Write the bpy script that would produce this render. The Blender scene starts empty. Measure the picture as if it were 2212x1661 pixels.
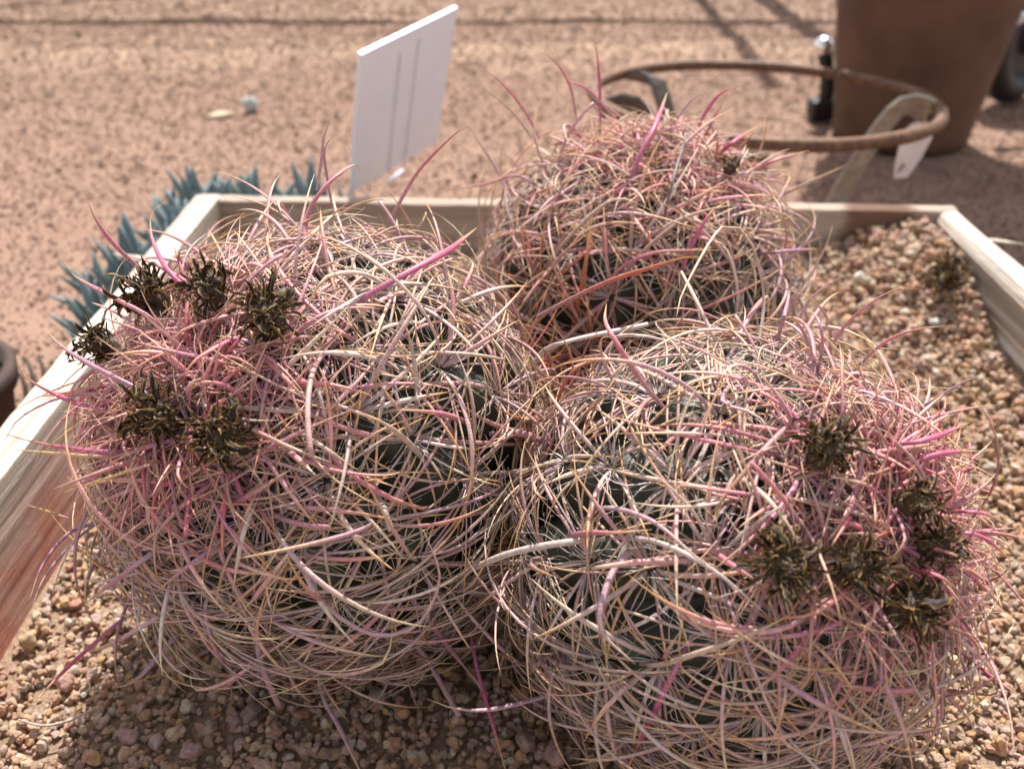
import bpy, bmesh, math, random
import numpy as np
from mathutils import Vector, Matrix, noise, Euler

random.seed(7)
rng = np.random.default_rng(11)
R = math.radians
scene = bpy.context.scene
col = scene.collection

# ------------------------------------------------------------------ camera, light
CAM = np.array([0.0, 0.0, 0.45])
PITCH = R(31.2)
FPX = 2000.0                     # focal length for a 2212 px wide picture
cam_d = bpy.data.cameras.new('camera')
cam = bpy.data.objects.new('camera', cam_d)
col.objects.link(cam)
cam.location = CAM
cam.rotation_euler = (math.pi / 2 - PITCH, 0, 0)
cam_d.sensor_width = 36
cam_d.lens = 36 * FPX / 2212
cam_d.clip_start = 0.02
cam_d.clip_end = 500
cam_d.dof.use_dof = True
cam_d.dof.focus_distance = 0.405
cam_d.dof.aperture_fstop = 8.5
scene.camera = cam

SUN_EL, SUN_AZ = R(58), math.atan2(0.12, 1.0)      # azimuth from +Y towards +X
world = bpy.data.worlds.new('World')
scene.world = world
world.use_nodes = True
wt = world.node_tree
bg = wt.nodes['Background']
sky = wt.nodes.new('ShaderNodeTexSky')
sky.sky_type = 'NISHITA'
sky.sun_disc = False
sky.sun_elevation = SUN_EL
sky.sun_rotation = SUN_AZ
hsv = wt.nodes.new('ShaderNodeHueSaturation')       # thin bright haze: a paler, warmer sky than the clear blue one
hsv.inputs['Saturation'].default_value = 0.38
wt.links.new(sky.outputs[0], hsv.inputs['Color'])
warm = wt.nodes.new('ShaderNodeMix'); warm.data_type = 'RGBA'; warm.blend_type = 'MULTIPLY'; warm.inputs[0].default_value = 1.0
warm.inputs[7].default_value = (1.0, 0.93, 0.86, 1)
wt.links.new(hsv.outputs[0], warm.inputs[6])
wt.links.new(warm.outputs[2], bg.inputs[0])
bg.inputs[1].default_value = 0.15
sun_d = bpy.data.lights.new('sun', 'SUN')
sun_d.energy = 4.9
sun_d.angle = R(0.53)
sun_d.color = (1.0, 0.95, 0.89)
sun = bpy.data.objects.new('sun', sun_d)
col.objects.link(sun)
sdir = Vector((math.sin(SUN_AZ) * math.cos(SUN_EL), math.cos(SUN_AZ) * math.cos(SUN_EL), math.sin(SUN_EL)))
sun.rotation_euler = sdir.to_track_quat('Z', 'Y').to_euler()
sun.location = (0.5, 3, 5)
scene.view_settings.view_transform = 'Standard'
scene.view_settings.look = 'None'
scene.view_settings.gamma = 1
scene.view_settings.use_curve_mapping = False
scene.view_settings.exposure = 0.76
scene.cycles.max_bounces = 8
scene.cycles.diffuse_bounces = 4

# ------------------------------------------------------------------ pixel <-> place (used to survey positions)
fwd = np.array([0, math.cos(PITCH), -math.sin(PITCH)])
upv = np.array([0, math.sin(PITCH), math.cos(PITCH)])
def ray(px, py):
    d = fwd + upv * ((830 - py) / FPX) + np.array([1, 0, 0]) * ((px - 1106) / FPX)
    return d / np.linalg.norm(d)
def on_plane(px, py, z):
    d = ray(px, py)
    return CAM + d * ((z - CAM[2]) / d[2])

# ------------------------------------------------------------------ object helpers
def tag(o, label=None, cat=None, group=None, kind=None):
    if label: o['label'] = label
    if cat: o['category'] = cat
    if group: o['group'] = group
    if kind: o['kind'] = kind
    return o
def link(name, data, parent=None):
    o = bpy.data.objects.new(name, data)
    col.objects.link(o)
    if parent is not None: o.parent = parent
    return o
def empty(name, loc, rz=0.0):
    o = link(name, None)
    o.empty_display_size = 0.02
    o.location = loc
    o.rotation_euler = (0, 0, rz)
    return o
def mesh_from(name, V, Fc, mat, smooth=True):
    me = bpy.data.meshes.new(name)
    V = np.asarray(V, dtype=np.float32)
    me.from_pydata(V.tolist(), [], [tuple(f) for f in Fc])
    if smooth: me.polygons.foreach_set('use_smooth', [True] * len(me.polygons))
    if mat: me.materials.append(mat)
    me.update()
    return me
def bm_mesh(name, bm, mat, smooth=False):
    me = bpy.data.meshes.new(name)
    bm.to_mesh(me); bm.free()
    if smooth: me.polygons.foreach_set('use_smooth', [True] * len(me.polygons))
    if mat: me.materials.append(mat)
    return me
def catmull(P, n):
    P = np.asarray(P, float)
    if len(P) == 2:
        t = np.linspace(0, 1, n)[:, None]
        return P[0] * (1 - t) + P[1] * t
    Q = np.vstack([2 * P[0] - P[1], P, 2 * P[-1] - P[-2]])
    seg = np.linalg.norm(np.diff(P, axis=0), axis=1)
    cum = np.concatenate([[0], np.cumsum(seg)]); cum /= cum[-1]
    out = []
    for u in np.linspace(0, 1, n):
        i = min(np.searchsorted(cum, u, side='right') - 1, len(P) - 2)
        t = (u - cum[i]) / (cum[i + 1] - cum[i])
        a, b, c, d = Q[i:i + 4]
        out.append(0.5 * ((2 * b) + (-a + c) * t + (2 * a - 5 * b + 4 * c - d) * t * t + (-a + 3 * b - 3 * c + d) * t ** 3))
    return np.array(out)
def tube_pts(P, rad, k=8, cap=True, flat=1.0, ref=None, closed=False):
    """ vertices and faces of a tube along points P with radii rad """
    P = np.asarray(P, float); n = len(P)
    rad = np.ones(n) * rad
    T = np.gradient(P, axis=0) if not closed else np.roll(P, -1, 0) - np.roll(P, 1, 0)
    T /= np.linalg.norm(T, axis=1)[:, None]
    ref = np.array([0.13, 0.21, 0.97]) if ref is None else ref
    S = np.cross(T, ref); S /= np.linalg.norm(S, axis=1)[:, None] + 1e-9
    N = np.cross(S, T)
    a = np.linspace(0, 2 * math.pi, k, endpoint=False)
    V = P[:, None] + rad[:, None, None] * (np.cos(a)[None, :, None] * S[:, None] + flat * np.sin(a)[None, :, None] * N[:, None])
    V = V.reshape(-1, 3)
    F = []
    m = n if closed else n - 1
    for i in range(m):
        i2 = (i + 1) % n
        for j in range(k):
            j2 = (j + 1) % k
            F.append((i * k + j, i * k + j2, i2 * k + j2, i2 * k + j))
    if cap and not closed:
        F.append(tuple(range(k - 1, -1, -1)))
        F.append(tuple((n - 1) * k + j for j in range(k)))
    return V, F

# ------------------------------------------------------------------ materials
class NT:
    def __init__(s, name):
        s.m = bpy.data.materials.new(name); s.m.use_nodes = True
        s.t = s.m.node_tree; s.n = s.t.nodes
        s.p = s.n['Principled BSDF']; s.out = s.n['Material Output']
    def new(s, typ, **kw):
        n = s.n.new('ShaderNode' + typ)
        for k, v in kw.items(): setattr(n, k, v)
        return n
    def l(s, a, b): s.t.links.new(a, b)
    def coords(s, which='Object', scale=(1, 1, 1), rot=(0, 0, 0)):
        tc = s.new('TexCoord'); mp = s.new('Mapping')
        mp.inputs['Scale'].default_value = scale; mp.inputs['Rotation'].default_value = rot
        s.l(tc.outputs[which], mp.inputs[0]); return mp.outputs[0]
    def noise(s, vec, scale, detail=4, rough=0.55, dist=0.0):
        n = s.new('TexNoise'); n.inputs['Scale'].default_value = scale; n.inputs['Detail'].default_value = detail
        n.inputs['Roughness'].default_value = rough; n.inputs['Distortion'].default_value = dist
        if vec is not None: s.l(vec, n.inputs['Vector'])
        return n.outputs['Fac']
    def ramp(s, fac, stops):
        r = s.new('ValToRGB'); e = r.color_ramp.elements
        while len(e) < len(stops): e.new(0.5)
        for i, (p, c) in enumerate(stops):
            e[i].position = p; e[i].color = tuple(c) + ((1,) if len(c) == 3 else ())
        s.l(fac, r.inputs[0]); return r.outputs[0]
    def mix(s, fac, a, b, mode='MIX'):
        m = s.new('Mix', data_type='RGBA', blend_type=mode)
        for v, i in ((fac, 0), (a, 6), (b, 7)):
            if hasattr(v, 'is_output'): s.l(v, m.inputs[i])
            elif i == 0: m.inputs[0].default_value = v
            else: m.inputs[i].default_value = tuple(v) + (1,)
        return m.outputs[2]
    def math(s, op, a, b=0.0):
        m = s.new('Math', operation=op)
        for v, i in ((a, 0), (b, 1)):
            if hasattr(v, 'is_output'): s.l(v, m.inputs[i])
            else: m.inputs[i].default_value = v
        return m.outputs[0]
    def bump(s, h, strength=0.3, dist=0.001):
        b = s.new('Bump'); b.inputs['Strength'].default_value = strength; b.inputs['Distance'].default_value = dist
        s.l(h, b.inputs['Height']); s.l(b.outputs[0], s.p.inputs['Normal'])
    def base(s, c):
        if hasattr(c, 'is_output'): s.l(c, s.p.inputs['Base Color'])
        else: s.p.inputs['Base Color'].default_value = tuple(c) + (1,)
    def set(s, **kw):
        for k, v in kw.items(): s.p.inputs[k.replace('_', ' ')].default_value = v
    def translucent(s, color, fac):
        tr = s.new('BsdfTranslucent'); mx = s.new('MixShader'); mx.inputs[0].default_value = fac
        s.l(color, tr.inputs[0]); s.l(s.p.outputs[0], mx.inputs[1]); s.l(tr.outputs[0], mx.inputs[2]); s.l(mx.outputs[0], s.out.inputs[0])

def m_spine():
    n = NT('spine')
    a = n.new('Attribute', attribute_name='col'); sa = n.new('Attribute', attribute_name='arc')
    w = n.math('SINE', n.math('MULTIPLY', sa.outputs['Fac'], 2 * math.pi / 0.0015))
    w = n.math('ADD', n.math('MULTIPLY', w, 0.5), 0.5)
    spots = n.noise(n.coords('Object'), 420, 3, 0.6)
    c = n.mix(n.math('MULTIPLY', w, 0.16), a.outputs['Color'], (0.80, 0.66, 0.66))
    c = n.mix(n.ramp(spots, [(0.42, (0, 0, 0)), (0.62, (0.3, 0.3, 0.3))]), c, (0.25, 0.18, 0.16), 'MULTIPLY')
    n.base(c); n.set(Roughness=0.42)
    n.p.inputs['Specular IOR Level'].default_value = 0.45
    n.bump(w, 0.4, 0.0001)
    n.translucent(c, 0.16)
    return n.m
def m_attr(name, rough=0.6, trans=0.0, vary=0.0):
    n = NT(name); a = n.new('Attribute', attribute_name='col')
    c = a.outputs['Color']
    if vary:
        c = n.mix(n.math('MULTIPLY', n.noise(n.coords('Object'), 300, 4), vary), c, (0.05, 0.03, 0.02))
    n.base(c); n.set(Roughness=rough)
    if trans: n.translucent(c, trans)
    return n.m
def m_body():
    n = NT('cactus_skin'); v = n.coords('Object')
    f = n.noise(v, 38, 6, 0.6); g = n.noise(v, 240, 4, 0.6)
    c = n.ramp(f, [(0.3, (0.020, 0.024, 0.017)), (0.5, (0.042, 0.050, 0.036)), (0.75, (0.095, 0.105, 0.075))])
    c = n.mix(n.ramp(g, [(0.6, (0, 0, 0)), (0.75, (0.5, 0.5, 0.5))]), c, (0.12, 0.12, 0.09))
    n.base(c); n.set(Roughness=0.55); n.bump(g, 0.35, 0.001)
    return n.m
def m_wool():
    n = NT('areole_wool'); f = n.noise(n.coords('Object'), 500, 4)
    n.base(n.ramp(f, [(0.35, (0.012, 0.009, 0.008)), (0.7, (0.09, 0.06, 0.045))])); n.set(Roughness=1.0); n.bump(f, 1, 0.002)
    return n.m
def m_petal():
    n = NT('dry_petal'); e = n.new('Attribute', attribute_name='edge')
    f = n.noise(n.coords('Object'), 150, 5, 0.65)
    k = n.math('ADD', n.math('MULTIPLY', e.outputs['Fac'], 0.42), n.math('MULTIPLY', f, 0.75))
    c = n.ramp(k, [(0.36, (0.010, 0.008, 0.007)), (0.50, (0.065, 0.043, 0.022)), (0.68, (0.22, 0.13, 0.045)), (0.90, (0.60, 0.36, 0.11))])
    n.base(c); n.set(Roughness=0.6); n.p.inputs['Specular IOR Level'].default_value = 0.4; n.bump(f, 0.7, 0.002)
    n.translucent(c, 0.18)
    return n.m
def m_fruit():
    n = NT('dry_fruit'); f = n.noise(n.coords('Object'), 160, 5, 0.65)
    n.base(n.ramp(f, [(0.35, (0.02, 0.014, 0.010)), (0.6, (0.10, 0.065, 0.038)), (0.8, (0.32, 0.21, 0.12))])); n.set(Roughness=0.7); n.bump(f, 0.8, 0.003)
    return n.m
def m_wood(name, light, dark, red=0.0, saw=0.0, patch=None, ridges=0.5):
    n = NT(name)
    v = n.coords('Object', (1, 1, 1))
    g = n.noise(n.coords('Object', (3, 170, 170)), 1, 6, 0.62, 0.4)       # grain runs along local X
    w2 = n.noise(n.coords('Object', (1.4, 60, 60)), 1, 3, 0.5, 0.8)
    fine = n.noise(n.coords('Object', (60, 900, 900)), 1, 3, 0.6)
    c = n.ramp(g, [(0.28, dark), (0.50, light), (0.8, tuple(min(1, x * 1.12) for x in light))])
    c = n.mix(n.ramp(w2, [(0.46, (0, 0, 0)), (0.62, (0.55, 0.55, 0.55))]), c, tuple(x * 0.62 for x in dark))
    if red:
        r = n.noise(v, 9, 3, 0.6, 0.5)
        sx = n.new('SeparateXYZ'); tc = n.new('TexCoord'); n.l(tc.outputs['Object'], sx.inputs[0])
        depth = n.ramp(n.math('MULTIPLY', sx.outputs[2], -14.0), [(0.15, (0, 0, 0)), (0.95, (1, 1, 1))])
        k = n.mix(1.0, n.ramp(r, [(0.30, (0.15, 0.15, 0.15)), (0.6, (red, red, red))]), depth, 'MULTIPLY')
        c = n.mix(k, c, (0.44, 0.17, 0.12))
    if patch:  # darker brown patch around this point, edge broken up by noise
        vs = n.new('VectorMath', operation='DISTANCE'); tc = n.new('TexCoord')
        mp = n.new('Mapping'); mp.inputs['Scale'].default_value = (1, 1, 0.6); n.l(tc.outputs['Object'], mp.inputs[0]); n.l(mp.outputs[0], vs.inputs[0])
        vs.inputs[1].default_value = patch
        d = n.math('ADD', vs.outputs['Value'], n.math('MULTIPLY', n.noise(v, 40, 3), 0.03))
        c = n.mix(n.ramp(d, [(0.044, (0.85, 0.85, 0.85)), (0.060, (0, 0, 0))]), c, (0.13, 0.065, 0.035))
    n.base(c); n.set(Roughness=0.85); n.p.inputs['Specular IOR Level'].default_value = 0.2
    h = n.math('ADD', n.math('MULTIPLY', g, ridges), n.math('MULTIPLY', fine, 0.9))
    if saw:
        wv = n.new('TexWave', wave_type='BANDS', bands_direction='X'); wv.inputs['Scale'].default_value = 75
        wv.inputs['Distortion'].default_value = 2.2; wv.inputs['Detail'].default_value = 2
        n.l(n.coords('Object', (1, 1, 1), (0, 0, 0.25)), wv.inputs['Vector'])
        h = n.math('ADD', h, n.math('MULTIPLY', wv.outputs['Fac'], saw))
    n.bump(h, 0.8, 0.0022)
    return n.m
def m_simple(name, c1, c2, scale=60, rough=0.7, metal=0.0, bump=0.3, bd=0.001, spec=0.5):
    n = NT(name); f = n.noise(n.coords('Object'), scale, 6, 0.62)
    n.base(n.ramp(f, [(0.32, c1), (0.68, c2)])); n.set(Roughness=rough, Metallic=metal)
    n.p.inputs['Specular IOR Level'].default_value = spec
    n.bump(f, bump, bd); return n.m
def m_stone():
    n = NT('gravel_stone')
    a = n.new('Attribute', attribute_name='gcol', attribute_type='INSTANCER')
    v = n.coords('Object'); f = n.noise(v, 2.2, 5, 0.7); g = n.noise(v, 9, 3, 0.7)
    k = n.ramp(f, [(0.25, (0.55, 0.5, 0.46)), (0.5, (1, 1, 1)), (0.8, (1.25, 1.2, 1.12))])
    c = n.mix(1.0, a.outputs['Color'], k, 'MULTIPLY')
    n.base(c); n.set(Roughness=0.85); n.p.inputs['Specular IOR Level'].default_value = 0.25; n.bump(n.math('ADD', g, n.math('MULTIPLY', n.noise(v, 22, 3, 0.7), 0.5)), 0.6, 0.12)
    return n.m
def m_ground():
    n = NT('red_grit'); v = n.coords('Object')
    a = n.noise(v, 1.3, 5, 0.6); b = n.noise(v, 280, 5, 0.75); c = n.noise(v, 420, 3, 0.7); d = n.noise(v, 14, 5, 0.7)
    c0 = n.ramp(a, [(0.35, (0.235, 0.148, 0.108)), (0.62, (0.285, 0.183, 0.135))])
    c1 = n.mix(n.ramp(b, [(0.35, (0.0, 0.0, 0.0)), (0.7, (0.6, 0.6, 0.6))]), c0, (0.34, 0.225, 0.17))
    c1 = n.mix(n.ramp(c, [(0.30, (0.25, 0.25, 0.25)), (0.48, (0, 0, 0))]), c1, (0.23, 0.15, 0.11))
    c1 = n.mix(n.ramp(d, [(0.35, (0.4, 0.4, 0.4)), (0.55, (0, 0, 0))]), c1, (0.17, 0.102, 0.076))
    # paler trampled strips of grit
    sx = n.new('SeparateXYZ'); tc = n.new('TexCoord'); n.l(tc.outputs['Object'], sx.inputs[0])
    y = n.math('ADD', sx.outputs[1], n.math('MULTIPLY', n.noise(v, 1.5, 3), 0.35))
    pale = n.ramp(n.math('MULTIPLY', y, 0.2), [(0.43, (0, 0, 0)), (0.485, (0.55, 0.55, 0.55)), (0.53, (0.1, 0.1, 0.1)), (0.62, (0.5, 0.5, 0.5))])
    c1 = n.mix(pale, c1, (0.46, 0.325, 0.23))
    n.base(c1); n.set(Roughness=0.95); n.p.inputs['Specular IOR Level'].default_value = 0.15
    n.bump(n.math('ADD', b, n.math('MULTIPLY', c, 0.5)), 0.35, 0.0015)
    return n.m

M = dict(
    spine=m_spine(), hair=m_attr('bristle', 0.5, 0.25), body=m_body(), wool=m_wool(), petal=m_petal(), fruit=m_fruit(),
    wood_left=m_wood('plank_wood_left', (0.60, 0.54, 0.47), (0.30, 0.225, 0.19), red=1.25, saw=0.05),
    wood_back=m_wood('plank_wood_back', (0.44, 0.36, 0.30), (0.30, 0.23, 0.18), patch=(0.632, -0.004, -0.012)),
    wood_right=m_wood('plank_wood_right', (0.66, 0.60, 0.52), (0.30, 0.25, 0.20), ridges=1.3),
    stone=m_stone(), ground=m_ground(),
    rust=m_simple('rusty_iron', (0.05, 0.025, 0.014), (0.20, 0.10, 0.052), 130, 0.62, 0.25, 0.6),
    strap=m_simple('weathered_strap', (0.26, 0.21, 0.16), (0.46, 0.41, 0.33), 60, 0.5, 0.3, 0.3),
    dark_strap=m_simple('dark_strap', (0.05, 0.045, 0.045), (0.12, 0.10, 0.09), 60, 0.5, 0.4, 0.3),
    terra=m_simple('terracotta', (0.072, 0.037, 0.024), (0.135, 0.069, 0.044), 9, 0.8, 0, 0.25, 0.002, 0.3),
    terra_dark=m_simple('dark_terracotta', (0.045, 0.027, 0.022), (0.08, 0.048, 0.038), 40, 0.85, 0, 0.3),
    soil=m_simple('potting_soil', (0.02, 0.014, 0.010), (0.09, 0.06, 0.045), 160, 1.0, 0, 1.0, 0.004),
    fines=m_simple('grit_bed', (0.20, 0.135, 0.09), (0.46, 0.32, 0.22), 400, 1.0, 0, 1.0, 0.003),
    plate=m_simple('white_plastic', (0.70, 0.745, 0.86), (0.78, 0.82, 0.92), 14, 0.35, 0, 0.04),
    wire=m_simple('steel_wire', (0.50, 0.49, 0.52), (0.6, 0.59, 0.63), 90, 0.5, 0.1, 0.2),
    tagm=m_simple('tag_plastic', (0.62, 0.55, 0.54), (0.82, 0.76, 0.74), 40, 0.35, 0, 0.1),
    string=m_simple('string', (0.42, 0.33, 0.16), (0.62, 0.52, 0.32), 300, 0.8, 0, 0.5),
    black=m_simple('black_rubber', (0.004, 0.004, 0.005), (0.012, 0.012, 0.014), 80, 0.55, 0, 0.2),
    chrome=m_simple('polished_steel', (0.75, 0.75, 0.78), (0.9, 0.9, 0.92), 20, 0.12, 1.0, 0.02),
    tube=m_simple('pale_tube', (0.50, 0.51, 0.56), (0.66, 0.67, 0.72), 30, 0.3, 0.2, 0.05),
    twig=m_simple('twig', (0.03, 0.02, 0.016), (0.10, 0.07, 0.05), 200, 0.9, 0, 0.5),
    green=m_simple('leaf_green', (0.04, 0.09, 0.03), (0.09, 0.15, 0.05), 30, 0.6),
    grey_metal=m_simple('galvanised', (0.3, 0.3, 0.3), (0.45, 0.45, 0.45), 30, 0.4, 0.8, 0.1),
)
def m_leaf():
    n = NT('chalky_leaf'); v = n.coords('Object'); f = n.noise(v, 60, 4, 0.6); g = n.noise(n.coords('Object', (260, 260, 14)), 1, 3, 0.6)
    oi = n.new('ObjectInfo')
    c = n.ramp(g, [(0.3, (0.055, 0.095, 0.102)), (0.5, (0.110, 0.170, 0.180)), (0.75, (0.27, 0.35, 0.365))])
    c = n.mix(n.math('MULTIPLY', oi.outputs['Random'], 0.35), c, (0.25, 0.33, 0.35))
    n.base(c); n.set(Roughness=0.5); n.bump(g, 0.35, 0.001)
    return n.m
M['leaf'] = m_leaf()

# ------------------------------------------------------------------ ground
def grid_sheet(name, xs, ys, zf, mat):
    X, Y = np.meshgrid(xs, ys); Z = zf(X, Y)
    V = np.stack([X, Y, Z], -1).reshape(-1, 3); nx, ny = len(xs), len(ys)
    i = np.arange(nx * ny).reshape(ny, nx)
    F = np.stack([i[:-1, :-1], i[:-1, 1:], i[1:, 1:], i[1:, :-1]], -1).reshape(-1, 4)
    return mesh_from(name, V, F.tolist(), mat)
def gz(X, Y):
    X = np.asarray(X, float); Y = np.asarray(Y, float)
    near = np.exp(-((X / 3.5) ** 2 + ((Y - 1.5) / 3.0) ** 2))
    z = 0.0032 * np.sin(X * 9.1 + 1.3 * np.sin(Y * 7)) * np.cos(Y * 11.7 + X * 3) + 0.002 * np.sin(X * 31 + Y * 17) * np.sin(Y * 37 - X * 12)
    z += 0.008 * np.exp(-((Y - 2.28 - 0.05 * np.sin(X * 2)) / 0.07) ** 2)          # low raked ridge across the path
    z += -0.006 * np.exp(-((Y - 2.66 - 0.03 * np.sin(X * 3 + 1)) / 0.05) ** 2)
    return z * near - 0.004
xs = np.unique(np.concatenate([-np.geomspace(2.5, 250, 14)[::-1], np.linspace(-2.5, 2.5, 300), np.geomspace(2.5, 250, 14)]))
ys = np.unique(np.concatenate([-np.geomspace(0.4, 250, 14)[::-1], np.linspace(-0.4, 4.2, 300), np.geomspace(4.2, 250, 14)]))
g = link('ground', grid_sheet('ground', xs, ys, gz, M['ground']))
tag(g, 'reddish tan grit ground around and behind the planter', kind='structure')

# ------------------------------------------------------------------ instanced stones (stuff)
def stone_variants(n, seed, sub=2):
    c = bpy.data.collections.new('stone_shapes')
    for i in range(n):
        bm = bmesh.new(); bmesh.ops.create_icosphere(bm, subdivisions=sub, radius=1.0)
        off = Vector((seed + i * 7.3, i * 3.1, 0)); 
        planes = [Vector((random.gauss(0, 1), random.gauss(0, 1), random.gauss(0, 1))).normalized() for _ in range(11)]
        cuts = [random.uniform(0.58, 0.86) for _ in planes]
        for v in bm.verts:
            d = v.co.normalized()
            r = 1 + 0.34 * noise.noise(d * 1.2 + off) + 0.26 * noise.noise(d * 2.9 + off)
            p = d * r
            for q, ct in zip(planes, cuts):
                e = p.dot(q) - ct
                if e > 0: p -= q * e * 0.96
            v.co = p * (1 + .09 * noise.noise(d * 6.5 + off))
        o = bpy.data.objects.new('stone_shape', bm_mesh('stone', bm, M['stone'], smooth=False))
        c.objects.link(o)
    return c
PAL = np.array([(.60, .38, .25), (.72, .56, .40), (.55, .31, .20), (.40, .28, .21), (.58, .42, .36), (.66, .42, .20), (.56, .50, .44), (.80, .70, .56), (.66, .48, .35), (.46, .34, .29)])
PW = np.array([.20, .15, .12, .08, .12, .08, .04, .05, .11, .05]); PW /= PW.sum()
def scatter(name, P, rot, scl, colr, coll, mat, idx):
    me = bpy.data.meshes.new(name)
    me.from_pydata(P.tolist(), [], [])
    for nm, typ, arr in (('rot', 'FLOAT_VECTOR', rot), ('scl', 'FLOAT_VECTOR', scl)):
        a = me.attributes.new(nm, typ, 'POINT'); a.data.foreach_set('vector', arr.astype(np.float32).ravel())
    a = me.attributes.new('gcol', 'FLOAT_COLOR', 'POINT'); a.data.foreach_set('color', np.hstack([colr, np.ones((len(P), 1))]).astype(np.float32).ravel())
    a = me.attributes.new('pick', 'INT', 'POINT'); a.data.foreach_set('value', idx.astype(np.int32))
    me.materials.append(mat)
    o = link(name, me)
    ng = bpy.data.node_groups.new(name + '_nodes', 'GeometryNodeTree')
    ng.interface.new_socket('Geometry', in_out='INPUT', socket_type='NodeSocketGeometry')
    ng.interface.new_socket('Geometry', in_out='OUTPUT', socket_type='NodeSocketGeometry')
    N = ng.nodes; L = ng.links
    gi = N.new('NodeGroupInput'); go = N.new('NodeGroupOutput')
    ip = N.new('GeometryNodeInstanceOnPoints'); ci = N.new('GeometryNodeCollectionInfo')
    ci.inputs['Collection'].default_value = coll; ci.inputs['Separate Children'].default_value = True; ci.inputs['Reset Children'].default_value = True
    L.new(gi.outputs[0], ip.inputs['Points']); L.new(ci.outputs[0], ip.inputs['Instance']); ip.inputs['Pick Instance'].default_value = True
    for nm, dt, sock in (('rot', 'FLOAT_VECTOR', 'Rotation'), ('scl', 'FLOAT_VECTOR', 'Scale'), ('pick', 'INT', 'Instance Index')):
        na = N.new('GeometryNodeInputNamedAttribute'); na.data_type = dt; na.inputs[0].default_value = nm
        L.new(na.outputs[0], ip.inputs[sock])
    L.new(ip.outputs[0], go.inputs[0])
    md = o.modifiers.new('scatter', 'NODES'); md.node_group = ng
    return o
shapes = stone_variants(14, 3.0)

HEADS = {   # centre, spine shell radius, body radius, axis, ribs
    'left':  dict(c=np.array([-.095, .398, .1715]), R=.124, rb=.105, axis=np.array([-.42, -.58, .69]), ribs=15, spin=.2),
    'right': dict(c=np.array([.100, .332, .1605]), R=.113, rb=.093, axis=np.array([.50, -.56, .66]), ribs=14, spin=.5),
    'rear':  dict(c=np.array([.083, .566, .178]), R=.109, rb=.097, axis=np.array([.10, -.05, .98]), ribs=14, spin=.1, yf=.55, flat=.30),
}
for h in HEADS.values(): h['axis'] = h['axis'] / np.linalg.norm(h['axis'])

def sm(x, a, b):
    t = np.clip((x - a) / (b - a), 0, 1); return t * t * (3 - 2 * t)
def gravel_z(x, y):
    return .052 + .030 * sm(y, .5, .86) + .026 * sm(x, .22, .40) * sm(y, .3, .8) + .020 * np.exp(-(((x - .41) / .09) ** 2 + ((y - .80) / .10) ** 2)) \
        + .003 * np.sin(x * 31 + 2) * np.sin(y * 27)
# grit bed under the stones
bx = np.linspace(-.288, .402, 80); by = np.linspace(.09, .850, 80)
bed = link('grit_bed', grid_sheet('grit_bed', bx, by, lambda X, Y: np.minimum(gravel_z(X, Y), .128), M['fines']))
tag(bed, 'fine brown grit under the gravel in the planter', kind='structure')

XL0, XR0, YB = -.281, .396, .846
cell = .001
hx0, hy0 = -.32, .05
HF = np.zeros((900, 760))     # [y, x]
gx = hx0 + cell * np.arange(760); gy = hy0 + cell * np.arange(900)
HF[:] = gravel_z(gx[None, :], gy[:, None])
def drop(x, y, r, up=0.62):
    ix = int((x - hx0) / cell); iy = int((y - hy0) / cell); k = max(1, int(r / cell))
    sl = HF[max(iy - k, 0):iy + k + 1, max(ix - k, 0):ix + k + 1]
    if sl.size == 0: return gravel_z(x, y)
    z = np.mean(sl) * .6 + np.max(sl) * .4 + r * (up - .25)
    yy, xx = np.ogrid[-k:sl.shape[0] - k, -k:sl.shape[1] - k]
    d2 = (xx * xx + yy * yy) / float(k * k + .3)
    top = np.where(d2 < 1, z + r * .72 * np.sqrt(np.clip(1 - d2, 0, 1)), -1)
    np.maximum(sl, top, out=sl)
    return z
P = []; S = []
def try_stone(x, y, r):
    for h in HEADS.values():
        dz = h['c'][2] - .07
        rr = math.sqrt(max(h['rb'] ** 2 - dz ** 2, 0)) if dz < h['rb'] else 0
        if (x - h['c'][0]) ** 2 + (y - h['c'][1]) ** 2 < max(rr, .045) ** 2 * .8: return
    z = drop(x, y, r)
    P.append((x, y, z)); S.append(r)
for i in range(15000):
    x = random.uniform(-.281, .397); y = random.uniform(.20, .846)
    try_stone(x, y, random.uniform(.0012, .0026))
for i in range(21000):
    x = random.uniform(-.278, .394); y = random.uniform(.20, .843)
    r = random.lognormvariate(math.log(.0029), .30)
    try_stone(x, y, min(r, .0060) * (.76 if y < .45 else .95))
P = np.array(P); S = np.array(S)
keep = P[:, 2] < .1385
P, S = P[keep], S[keep]
n = len(P)
colr = PAL[rng.choice(len(PAL), n, p=PW)] * rng.uniform(1.0, 1.45, (n, 1)) * rng.uniform(.94, 1.06, (n, 3))
colr = colr * .72 + np.array([.66, .46, .345]) * .28
colr = np.clip(colr, 0, .88)
scl = S[:, None] * rng.uniform(.78, 1.28, (n, 3)); scl[:, 2] *= .85
gr = scatter('gravel', P, rng.uniform(0, 6.28, (n, 3)) * np.array([.16, .16, 1]), scl, colr, shapes, M['stone'], rng.integers(0, 14, n))
tag(gr, 'loose tan and pinkish gravel filling the wooden planter', kind='stuff')

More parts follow.
